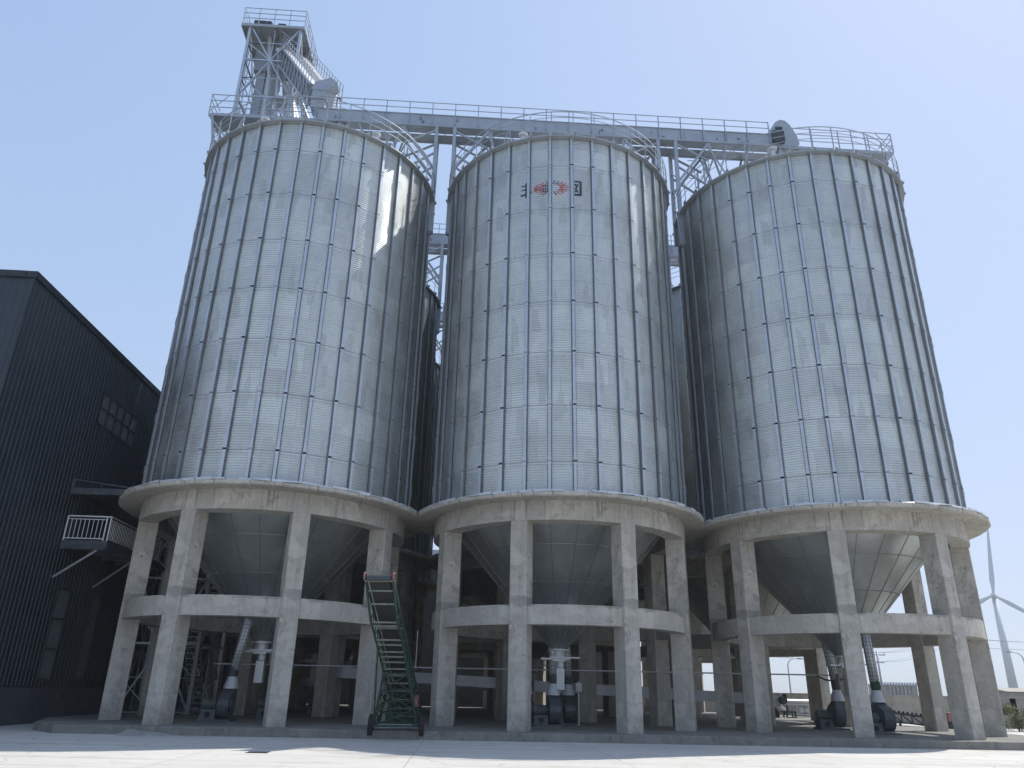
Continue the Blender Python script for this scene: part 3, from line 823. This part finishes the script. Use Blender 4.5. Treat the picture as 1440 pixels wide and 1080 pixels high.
# ------------------------------------------------------------------ mobile belt conveyor
root = thing('mobile_belt_conveyor', 'green wheeled belt conveyor tilted up before the gap between left and middle silos', 'belt conveyor', W(-6.1,-5.6,0))
def Q(u, v, z): return Vector((u+6.1, v+5.6, z))
T = Q(-6.55,-10.2,4.62); Bt = Q(-5.75,-3.9,.75)
dd = T-Bt; ln = dd.length; dn = dd.normalized(); sx = dn.cross(Vector((0,0,1))).normalized()*-1; nz = sx.cross(dn)*-1
if nz.z < 0: nz = -nz
if sx.x < 0: sx = -sx
def K(t, s, h): return tuple(Bt + dd*t + sx*s + nz*h)
hw = .41
mb = MB()
for s in (-hw, hw):
    mb.bar(K(0,s,.0), K(1,s,.0), .05, .10); mb.bar(K(0.02,s,-.42), K(.80,s,-.42), .05, .06); mb.bar(K(.80,s,-.42), K(.98,s,-.05), .05, .06)
    n = 14
    for i in range(n):
        t0 = .02+.78*i/n; t1 = .02+.78*(i+1)/n
        mb.bar(K(t0,s,-.42), K((t0+t1)/2,s,-.02), .03); mb.bar(K((t0+t1)/2,s,-.02), K(t1,s,-.42), .03)
mb.build('boom_frame', M['green'], root)
mb = MB()
for t, h in ((.985,-.08),(.93,-.12),(.86,-.2),(.78,-.42),(.755,-.42),(.68,-.1),(.66,-.42),(.625,-.42),(.575,-.42),(.54,-.42),(.50,-.42),(.45,-.42),(.40,-.42),(.34,-.42),(.28,-.42),(.21,-.42),(.14,-.42),(.07,-.42)):
    mb.bar(K(t,-hw,h), K(t,hw,h), .05, .05)
mb.build('cross_bars', M['palegreen'], root)
mb = MB()
def slab(mb, t0, t1, s, h0, h1):
    p = [K(t0,-s,h0),K(t0,s,h0),K(t1,s,h0),K(t1,-s,h0),K(t0,-s,h1),K(t0,s,h1),K(t1,s,h1),K(t1,-s,h1)]
    n = len(mb.v); mb.v += p
    for q in ((0,3,2,1),(4,5,6,7),(0,1,5,4),(1,2,6,5),(2,3,7,6),(3,0,4,7)): mb.f.append(tuple(n+i for i in q)); mb.m.append(0)
slab(mb, 0, .99, .33, .055, .075); slab(mb, .03, .985, .30, -.09, -.075)
for i in range(40): slab(mb, .01+.024*i, .014+.024*i, .31, .075, .11)
mb.build('belt', M['black'], root)
mb = MB()
for t in (0,.99): mb.tube([K(t,-.36,-.01), K(t,.36,-.01)], .09, 16)
mb.build('drum', M['dark'], root, auto=30)
for s in (-hw-.03, hw+.03):
    mb = MB(); pts = []
    for i in range(9):
        t = radians(-150+ i*33); pts.append(tuple(Bt + dd*.985 + sx*s + dn*(.15*cos(t)+.02) + nz*(.11*sin(t)+.05)))
    mb.tube(pts, .024, 8); mb.build('side_guard', M['red'], root, smooth=True)
# wheels
for x in (-.82, .86):
    mb = MB(); mb.tube([(x-.085,0,.37),(x-.075,0,.37),(x+.075,0,.37),(x+.085,0,.37)], [.33,.37,.37,.33], 28)
    wl = mb.build('wheel', M['black'], root, auto=40)
    mb = MB(); mb.tube([(x-.10,0,.37),(x+.10,0,.37)], .17, 18); mb.build('rim', M['dark'] if x < 0 else M['red'], wl, auto=40)
mb = MB(); mb.bar((-.8,0,.37),(.84,0,.37),.07); mb.bar((-.74,0,.42),(.74,0,.42),.08,.06)
mb.build('axle', M['rail'], root)
mb = MB()
fb = [Vector((-.66,-.75,.42)), Vector((.72,-.75,.42)), Vector((.72,.75,.42)), Vector((-.66,.75,.42))]
tt = [Vector(K(.42,-hw,-.45)), Vector(K(.42,hw,-.45)), Vector(K(.30,hw,-.45)), Vector(K(.30,-hw,-.45))]
for i in range(4):
    j = (i+1) % 4
    mb.bar(fb[i], fb[j], .07); mb.bar(fb[i], tt[i], .06); mb.bar(tt[i], tt[j], .05)
    for t in (.33,.66):
        mb.bar(fb[i].lerp(tt[i],t), fb[j].lerp(tt[j],t), .035)
    for t0, t1 in ((0,.33),(.33,.66),(.66,1)):
        mb.bar(fb[i].lerp(tt[i],t0), fb[j].lerp(tt[j],t1), .028); mb.bar(fb[j].lerp(tt[j],t0), fb[i].lerp(tt[i],t1), .028)
# two telescopic struts to the upper boom
mb.bar(fb[0], K(.60,-hw,-.42), .05); mb.bar(fb[1], K(.60,hw,-.42), .05)
mb.build('undercarriage', M['green'], root)
mb = MB(); mb.box(.50,.68,-.2,.2,1.0,1.35); mb.build('switch_box', M['red'], root)
mb = MB(); mb.box(-.5,.5,1.35,1.85,.45,.8); mb.build('loading_hopper', M['green'], root)

# ------------------------------------------------------------------ navy warehouse
UW = -20.6; VC = -7.48; ZR = 15.8; VE = 40.0; UE = -60.0
root = thing('warehouse', 'dark navy ribbed metal warehouse at the left edge, with a small railed balcony', 'warehouse', W(UW, VC, 0))
# local: x = u-UW (negative inside), y = v-VC
def ribbed(mb, length, z0, z1, axis, holes=()):
    pitch = .28; n = int(length/pitch)
    pr_ = []
    for i in range(n):
        s = i*pitch
        pr_ += [(s,0),(s+.19,0),(s+.205,.02),(s+.245,.02),(s+.27,0)]
    pr_.append((length,0))
    cuts = sorted({z0, z1} | {h[2] for h in holes} | {h[3] for h in holes})
    for za, zb in zip(cuts[:-1], cuts[1:]):
        for p, q in zip(pr_[:-1], pr_[1:]):
            m_ = (p[0]+q[0])/2; zm = (za+zb)/2
            if any(h[0] < m_ < h[1] and h[2] < zm < h[3] for h in holes): continue
            if axis == 'y': mb.quad((p[1],p[0],za),(q[1],q[0],za),(q[1],q[0],zb),(p[1],p[0],zb))
            else: mb.quad((-q[0],-q[1],za),(-p[0],-p[1],za),(-p[0],-p[1],zb),(-q[0],-q[1],zb))
holes = [(6.85,10.75,12.2,13.65),(6.95,8.05,1.6,5.05),(9.9,10.9,1.6,5.05)]
mb = MB(); ribbed(mb, VE-VC, 1.35, ZR-.25, 'y', holes); mb.build('side_cladding', M['navy'], root)
mb = MB(); ribbed(mb, UW-UE, 1.35, ZR-.25, 'x'); mb.build('front_cladding', M['navy'], root)
mb = MB(); Lw = VE-VC; Lf = UW-UE
mb.box(-.3,.10,-.08,Lw,ZR-.26,ZR); mb.box(-Lf,-.30,-.10,.2,ZR-.26,ZR-.003); mb.box(-.02,.06,-.06,.02,1.33,ZR-.27)
mb.box(-.05,.05,-.04,Lw,1.30,1.36)
mb.build('trim', M['navytrim'], root)
mb = MB(); mb.box(-Lf,-.02,.04,Lw,ZR-.2,ZR-.1); mb.build('roof', M['navytrim'], root)
mb = MB(); mb.box(-.3,.06,-.06,Lw,-.1,1.30); mb.box(-Lf,-.3,-.06,.3,-.1,1.299); mb.build('plinth', M['plinth'], root)
def window(y0, y1, z0, z1, nx, nz_):
    fr = MB(); w_ = .05
    for i in range(nx+1):
        y = y0+(y1-y0)*i/nx; fr.box(-.06,.045,y-w_/2,y+w_/2,z0,z1)
    for i in range(nz_+1):
        z = z0+(z1-z0)*i/nz_; fr.box(-.055,.04,y0+.026,y1-.026,z-w_/2,z+w_/2)
    fo = fr.build('window', M['navytrim'], root)
    g_ = MB(); g_.box(-.05,-.03,y0,y1,z0,z1); g_.build('pane', M['glass'], fo)
window(6.85,10.75,12.2,13.65,5,2)
window(6.95,8.05,1.6,5.05,1,3); window(9.9,10.9,1.6,5.05,1,3)
# balcony (local y = v+7.48): front edge v=-1.2, u from wall to -18.8
mb = MB(); y0, y1 = 6.28, 14.5; x1 = 1.82
mb.box(.03,x1,y0,y1,6.86,6.92); mb.box(.03,x1,y0-.04,y0,6.55,6.90); mb.box(x1,x1+.05,y0-.04,y1,6.60,6.90)
for y in (7.2,8.6,10,11.4,12.8): mb.box(.04,x1-.01,y-.05,y+.05,6.66,6.855)
bc = mb.build('balcony', M['blue'], root)
mb = MB()
def brail(p, q, n):
    for z, w_ in ((7.90,.05),(7.78,.03),(6.99,.04)): mb.bar((*p,z),(*q,z),w_)
    for i in range(n+1):
        t = i/n; x = p[0]+(q[0]-p[0])*t; y = p[1]+(q[1]-p[1])*t
        e = i in (0, n); mb.bar((x,y,6.9 if e else 6.99),(x,y,7.90 if e else 7.78), .05 if e else .022)
brail((.08,y0),(1.66,y0),9); brail((x1,y0),(x1,y0+2.7),18); brail((x1,y0+2.8),(x1,y0+5.5),18); mb.bar((1.66,y0,7.9),(x1,y0,7.9),.05)
mb.build('railing', M['white'], bc)
mb = MB(); mb.bar((.02,y0+.02,5.42),(1.5,y0+.02,6.52),.07); mb.bar((.02,y0+3.5,5.42),(1.5,y0+3.5,6.6),.07)
mb.build('brace', M['rail'], bc)
mb = MB(); mb.box(.05,2.3,6.05,6.20,8.78,9.02); mb.box(.05,2.3,10.8,10.95,8.78,9.02); mb.box(2.3,2.4,6.0,11,8.8,9.05); mb.box(.04,2.35,6.2,10.8,9.02,9.08)
mb.bar((.05,6.12,9.4),(2.35,6.12,9.12),.05); mb.bar((.05,6.12,9.02),(.05,6.12,9.45),.07); mb.bar((1.2,6.12,9.0),(1.2,6.12,9.28),.04)
mb.build('canopy', M['blue'], root)

# ------------------------------------------------------------------ rear shed closing the view on the left
root = thing('rear_shed', 'dark grey shed far behind the silos, seen between the left and middle columns', 'shed', W(-20.4, 33.5, 0))
mb = MB(); mb.box(0,29,0,10,0,12.2); mb.build('wall', M['plinth'], root)
mb = MB(); mb.prism([(-.4,12.2),(10.4,12.2),(5,13.6)], -.4, 29.4, 'x'); mb.build('roof', M['navytrim'], root)
for x in (3, 8.5, 14.2, 19.6):
    mb = MB(); mb.box(x,x+1.9,-.05,-.003,0.05,2.9); mb.build('door', M['dark'], root)
    mb = MB(); mb.box(x-.1,x+2.0,-.05,-.003,4.2,5.4); wf = mb.build('window', M['navytrim'], root)
    mb = MB(); mb.box(x,x+.9,-.06,-.052,4.3,5.3); mb.box(x+1,x+1.9,-.06,-.052,4.3,5.3); mb.build('pane', M['glass'], wf)

# ------------------------------------------------------------------ boundary wall (right and behind)
def wallrun(label, pts):
    root = thing('boundary_wall', label, 'wall', W(*pts[0], 0), 0, 'boundary walls around the yard')
    o0 = Vector(W(*pts[0]))
    mb = MB(); cp = MB(); pi_ = MB()
    for (p, q) in zip(pts[:-1], pts[1:]):
        a = Vector(W(*p))-o0; b_ = Vector(W(*q))-o0
        mb.bar(a+Vector((0,0,.82)), b_+Vector((0,0,.82)), .24, 1.7); cp.bar(a+Vector((0,0,1.71)), b_+Vector((0,0,1.71)), .34, .08)
        n = int((b_-a).length/4)
        for i in range(n+1):
            c = a.lerp(b_, i/max(1,n)); pi_.box(c.x-.2,c.x+.2,c.y-.2,c.y+.2,-.03,1.665)
    mb.build('wall_panel', M['boundary'], root); cp.build('coping', M['boundary'], root); pi_.build('pier', M['boundary'], root)
wallrun('long grey rendered boundary wall behind and right of the right silo', [(46,-6),(29.8,14.9),(20.5,27.2),(6,46),(4.5,62)])

# ------------------------------------------------------------------ things lying in the yard at right
# low roller conveyor sloping to the right
root = thing('roller_conveyor', 'dark belt conveyor with open lattice frame lying low beyond the right silo blower', 'belt conveyor', W(15.2,9.5,0))
A = Vector((0,0,1.25)); B = Vector((4.9,-3.0,.62)); dd2 = B-A; s2 = Vector((-dd2.y,dd2.x,0)).normalized()
mb = MB()
for s in (-.35,.35):
    o_ = s2*s; mb.bar(A+o_, B+o_, .06,.09); mb.bar(A+o_-Vector((0,0,.4)), B+o_-Vector((0,0,.4)), .05)
    for i in range(12):
        p = A+dd2*(i/12)+o_; q = A+dd2*((i+1)/12)+o_; mb.bar(p, q-Vector((0,0,.4)), .03); mb.bar(q, q-Vector((0,0,.4)), .03)
    for t in (.05,.35,.65,.95):
        p = A+dd2*t+o_; mb.bar(p-Vector((0,0,.38)), Vector((p.x,p.y,0)), .06)
mb.build('frame', M['dark'], root)
mb = MB()
for i in range(30):
    p = A+dd2*(i/29)+Vector((0,0,.09)); mb.tube([p-s2*.3, p+s2*.3], .05, 8)
mb.build('roller', M['black'], root)
root = thing('red_trolley', 'small red and black machine standing behind the last columns of the right silo', 'machine', W(20.5,6.3,0))
mb = MB(); mb.box(-.6,.6,-.5,.5,.55,.95); mb.build('body', M['red'], root)
mb = MB(); mb.bar((-.6,-.4,.5),(.6,-.4,.5),.08); mb.bar((-.6,.4,.5),(.6,.4,.5),.08)
for x in (-.5,.5):
    mb.bar((x,-.4,.5),(x,.4,.5),.07)
    for y in (-.4,.4): mb.tube([(x,y-.07,.22),(x,y+.07,.22)],.22,16); mb.bar((x,y,.2),(x,y,.55),.06)
mb.build('chassis', M['black'], root, auto=40)
# white covered conveyor on trestle
root = thing('white_conveyor', 'low conveyor with a white sheet cover in sun behind the right silo', 'conveyor', W(17.3,19.4,0))
mb = MB(); mb.prism([(-.1,1.28),(0,1.36),(.7,1.30),(.8,1.16),(.72,1.12),(0,1.16)], -.1, 1.9, 'x'); mb.build('cover', M['white'], root)
mb = MB(); mb.box(-.05,1.85,.05,.65,1.0,1.1)
for x in (.0,.75,1.8):
    for y in (.08,.62): mb.bar((x,y,0 if x < 1.5 else .3),(x,y,1.05),.06)
mb.bar((.75,.08,.45),(1.8,.08,.9),.05); mb.bar((.75,.08,.9),(1.8,.08,.45),.05); mb.tube([(1.05,.02,.7),(1.05,.12,.7)],.16,14); mb.tube([(1.4,.02,.7),(1.4,.12,.7)],.12,14); mb.box(.7,1.85,.0,.06,.4,.46)
mb.build('frame', M['rail'], root)
root = thing('feed_chute', 'tilted white feed chute on short black legs beside the white covered conveyor', 'chute', W(16.3,17.5,0))
mb = MB(); mb.bar((-.75,.1,1.5),(.15,.1,.75),.5,.16); mb.build('trough', M['white'], root)
mb = MB()
for x in (.25,.8):
    for y in (-.1,.4): mb.bar((x,y,0),(x-.05,y,.62),.06)
mb.bar((.0,-.1,.62),(.85,-.1,.62),.07); mb.bar((.0,.4,.62),(.85,.4,.62),.07); mb.bar((.25,-.1,.3),(.8,-.1,.3),.05)
mb.tube([(-.6,.0,.45),(-.6,.25,.45)], .4, 22); mb.build('stand', M['black'], root, auto=40)

# shrubs beyond right
def shrub(label, u, v, w_, h, n, name='bush'):
    rnd = random.Random(int(u*10)); root = thing(name, label, 'bush', W(u,v,0), 0, 'shrubs by the boundary wall')
    st = MB(); lf = MB()
    for i in range(14):
        t = rnd.random()*2*pi; r = rnd.random()*w_*.6; tip = (r*cos(t), r*sin(t), h*rnd.uniform(.5,.95)); st.tube([(r*.2*cos(t),r*.2*sin(t),0), tip], [.02,.006], 5)
    st.build('stem', M['dirt'], root)
    cl = [(rnd.uniform(-w_,w_), rnd.uniform(-w_*.5,w_*.5), rnd.uniform(.15,.8)*h) for _ in range(16)]
    for i in range(n):
        c = rnd.choice(cl); p = Vector(c)+Vector((rnd.gauss(0,.16),rnd.gauss(0,.16),rnd.gauss(0,.14)))
        if p.z < .02: continue
        a = Vector((rnd.uniform(-1,1),rnd.uniform(-1,1),rnd.uniform(-1,1))).normalized(); b_ = a.orthogonal().normalized(); s = rnd.uniform(.03,.06)
        lf.quad(p-a*s, p+b_*s*.5, p+a*s, p-b_*s*.5)
    lf.build('foliage', M['leaf'], root)
shrub('sunlit yellow-green bush at the right edge beyond the last column', 26.6, 10.3, 1.3, 1.5, 5200)
shrub('low green bush showing between the last two columns at right', 22.9, 9.6, .9, 1.0, 3200)

# ------------------------------------------------------------------ far things
def far(x, y, D):
    return None
# wind turbine
TB = Vector((283.2, 450, 0)); HZ = 57.6
root = thing('wind_turbine', 'pale three-bladed wind turbine far off beyond the right silo', 'wind turbine', TB, radians(-32))
mb = MB(); mb.tube([(0,0,0),(0,0,HZ-1.2)], [2.5,1.35], 28); mb.build('tower', M['mast'], root, smooth=True)
mb = MB(); mb.tube([(0,-3.2,HZ),(0,-2.4,HZ),(0,4.5,HZ+.2),(0,5.2,HZ+.2)], [1.2,1.7,1.6,1.0], 18); mb.build('nacelle', M['mast'], root, smooth=True)
mb = MB(); mb.tube([(0,-5.4,HZ),(0,-4.9,HZ),(0,-4.0,HZ),(0,-3.2,HZ)], [.2,.9,1.4,1.4], 18); mb.build('hub', M['mast'], root, smooth=True)
for ang in (84, -36, 204):
    mb = MB(); t = radians(ang); dr = Vector((cos(t),0,sin(t))); pp = Vector((-sin(t),0,cos(t)))
    prof = [(0,.7,.7),(3,.75,.7),(8,1.35,.4),(18,1.1,.3),(30,.75,.2),(38,.4,.1),(41.5,.1,.05)]
    base = len(mb.v)
    for (r, c, th) in prof:
        o_ = Vector((0,-4.3,HZ))+dr*r
        for k_ in range(12):
            a = 2*pi*k_/12; mb.v.append(tuple(o_+pp*(c*cos(a)+(c-.8)*.25)+Vector((0,1,0))*(th*sin(a))))
    for i in range(len(prof)-1):
        for k_ in range(12):
            a = base+i*12+k_; b_ = base+i*12+(k_+1) % 12; mb.f.append((a,b_,b_+12,a+12)); mb.m.append(0)
    mb.f.append(tuple(base+(len(prof)-1)*12+k_ for k_ in range(12))); mb.m.append(0)
    mb.build('blade', M['mast'], root, smooth=True)
# distant low building with a finned roof line
root = thing('distant_depot', 'small distant buff building with upright fins along its roof', 'building', (92.5,200,0), 0)
mb = MB(); mb.box(0,9.4,0,6,0,4.3); mb.build('wall', M['buff'], root)
mb = MB()
for i in range(7): mb.box(2.2+i*.95,2.75+i*.95,-.3,-.02,1,4.2)
mb.build('pilaster', M['boundary'], root)
mb = MB(); mb.box(-.2,9.6,-.35,6.2,4.305,4.6)
for i in range(14): mb.prism([(-.2+i*.7,4.6),(.25+i*.7,4.6),(.3+i*.7,5.15),(-.05+i*.7,5.0)], -.3, 0, 'y')
mb.build('roof_fins', M['rail'], root)
# distant low skyline block at the right edge
root = thing('distant_shed', 'pale low shed on the horizon at the foot of the wind turbine', 'building', (118,190,0), 0)
mb = MB(); mb.box(0,60,0,12,0,3.4); mb.build('wall', M['buff'], root)
mb = MB(); mb.prism([(-.5,3.4),(12.5,3.4),(6,4.3)], -.5, 60.5, 'x'); mb.build('roof', M['buff'], root)
def lamp(label, x, y, h, arm, side=1):
    root = thing('street_lamp', label, 'street lamp', (x,y,0), 0, 'street lamps beyond the wall')
    mb = MB(); mb.tube([(0,0,0),(0,0,h*.86),(-.15*side,0,h*.93),(-.6*side,0,h*.985),(-arm*side,0,h)], [.12,.08,.07,.06,.05], 10); mb.build('pole', M['mast'], root, smooth=True)
    mb = MB(); mb.box(-(arm+.5),-(arm-.1),-.14,.14,h-.08,h+.06) if side > 0 else mb.box(arm-.1,arm+.5,-.14,.14,h-.08,h+.06); mb.build('lamp_head', M['rail'], root)
lamp('curved street lamp at the right edge near the turbine foot', 64.0+1.0, 100, 7.2, 1.5)
lamp('thin street lamp seen under the right silo above the boundary wall', 35.2, 100, 5.9, 1.4, -1)
def utility(label, x, y, h):
    root = thing('utility_pole', label, 'utility pole', (x,y,0), 0, 'utility poles beyond the wall')
    mb = MB(); mb.tube([(0,0,0),(0,0,h)], [.16,.10], 10); mb.build('pole', M['rail'], root, smooth=True)
    mb = MB(); mb.bar((-1,0,h-.5),(1,0,h-.5),.12); mb.bar((-.8,0,h-1.4),(.8,0,h-1.4),.1)
    for xx in (-.9,0,.9): mb.tube([(xx,0,h-.45),(xx,0,h-.2)],.05,8)
    mb.build('crossarm', M['rail'], root)
utility('grey utility pole seen right of the sleeve duct under the right silo', 46.6, 100, 7.0)
utility('utility pole with crossarms far right beyond the last column', 60.2, 110, 9.8)
utility('utility pole left of the white conveyor, seen under the right silo', 28.5, 110, 9.0)
mb = MB()
for k_, (dz, dx) in enumerate(((-.2,-.9),(-.2,0),(-.2,.9),(-1.3,-.7),(-1.3,.7))):
    ps = [(28.5+dx,110,9+dz),(46.6+dx,100,7.0+dz),(60.2+dx,110,9.8+dz),(110,128,11+dz)]
    for p, q in zip(ps[:-1], ps[1:]):
        pts = []
        for i in range(9):
            t = i/8; pts.append((p[0]+(q[0]-p[0])*t, p[1]+(q[1]-p[1])*t, p[2]+(q[2]-p[2])*t-1.0*4*t*(1-t)*.6))
        mb.tube(pts, .02, 5)
o = mb.build('power_line', M['rail']); tag(o, 'thin overhead wires strung between the far utility poles', 'power line')
# drain grates on the yard
def grate(label, u, v):
    mb = MB()
    for i in range(7): mb.box(-.24+i*.075,-.20+i*.075,-.15,.15,.0,.012)
    mb.box(-.27,.27,-.18,-.15,0,.012); mb.box(-.27,.27,.15,.18,0,.012)
    o = mb.build('drain_grate', M['black'], loc=W(u,v,.003), rz=ANG); tag(o, label, 'drain cover', 'drain covers in the yard')
grate('small dark drain cover in the yard near the sunlit tip of the shadow', -9.0, -11.9)

# ------------------------------------------------------------------ light, sky, camera
AZ = ANG+radians(25.0); EL = radians(57.0)
sd_ = Vector((cos(EL)*cos(AZ), cos(EL)*sin(AZ), sin(EL)))
sl = bpy.data.lights.new('sun', 'SUN'); sl.energy = 2.6; sl.angle = radians(.6); sl.color = (1, .955, .88)
so = bpy.data.objects.new('sun', sl); col.objects.link(so); so.rotation_euler = sd_.to_track_quat('Z', 'Y').to_euler()
w = bpy.data.worlds.new('World'); scene.world = w; w.use_nodes = True
nt = w.node_tree; bg = nt.nodes['Background']
sk = nt.nodes.new('ShaderNodeTexSky'); sk.sky_type = 'NISHITA'; sk.sun_disc = False
sk.sun_elevation = EL; sk.sun_rotation = pi/2-AZ; sk.air_density = 1.6; sk.dust_density = 1.2; sk.ozone_density = 1.5; sk.altitude = 0
# thin summer haze: the bright aureole is softened, the blue lifted
SKY = .11
def vm(op, a, b_):
    n = nt.nodes.new('ShaderNodeVectorMath'); n.operation = op
    for i, x in enumerate((a, b_)):
        if isinstance(x, tuple): n.inputs[i].default_value = x
        else: nt.links.new(x, n.inputs[i])
    return n.outputs[0]
num = vm('MULTIPLY', sk.outputs[0], (2.06, 2.38, 3.12))
den = vm('ADD', vm('MULTIPLY', sk.outputs[0], (SKY/.2, SKY/.2, SKY/.2)), (1, 1, 1))
nt.links.new(vm('DIVIDE', num, den), bg.inputs[0]); bg.inputs[1].default_value = SKY

cam = bpy.data.cameras.new('camera'); cam.sensor_width = 36; cam.lens = 1057.53/1440*36; cam.clip_end = 4000; cam.clip_start = .1
co = bpy.data.objects.new('camera', cam); col.objects.link(co); scene.camera = co
pt, ro = 0.385441, 0.021373
fw = Vector((0,cos(pt),sin(pt))); r = Vector((1,0,0)); u = r.cross(fw)
r2 = r*cos(ro)+u*sin(ro); u2 = -r*sin(ro)+u*cos(ro)
co.matrix_world = Matrix(((r2.x,u2.x,-fw.x,0),(r2.y,u2.y,-fw.y,0),(r2.z,u2.z,-fw.z,1.6),(0,0,0,1)))

scene.view_settings.view_transform = 'Standard'; scene.view_settings.look = 'None'
scene.view_settings.exposure = 0.94; scene.view_settings.gamma = 1
scene.render.engine = 'CYCLES'
scene.cycles.max_bounces = 8; scene.cycles.diffuse_bounces = 4; scene.cycles.glossy_bounces = 4
scene.cycles.use_denoising = True
scene.cycles.sample_clamp_indirect = 6

# ------------------------------------------------------------------ summer haze in the air
hz = MB(); hz.box(-1500, 1500, -700, 2000, -1.2, 101)
ho = hz.build('haze', []); tag(ho, 'thin pale summer haze over the whole yard and fields', 'haze', kind='stuff')
hm = bpy.data.materials.new('haze'); hm.use_nodes = True; hn = hm.node_tree
for n_ in list(hn.nodes):
    if n_.type == 'BSDF_PRINCIPLED': hn.nodes.remove(n_)
pv = hn.nodes.new('ShaderNodeVolumePrincipled'); pv.inputs['Color'].default_value = (.86, .92, 1, 1); pv.inputs['Density'].default_value = .00032; pv.inputs['Anisotropy'].default_value = .3
hn.links.new(pv.outputs[0], [n_ for n_ in hn.nodes if n_.type == 'OUTPUT_MATERIAL'][0].inputs['Volume'])
ho.data.materials.append(hm)
scene.cycles.volume_bounces = 1
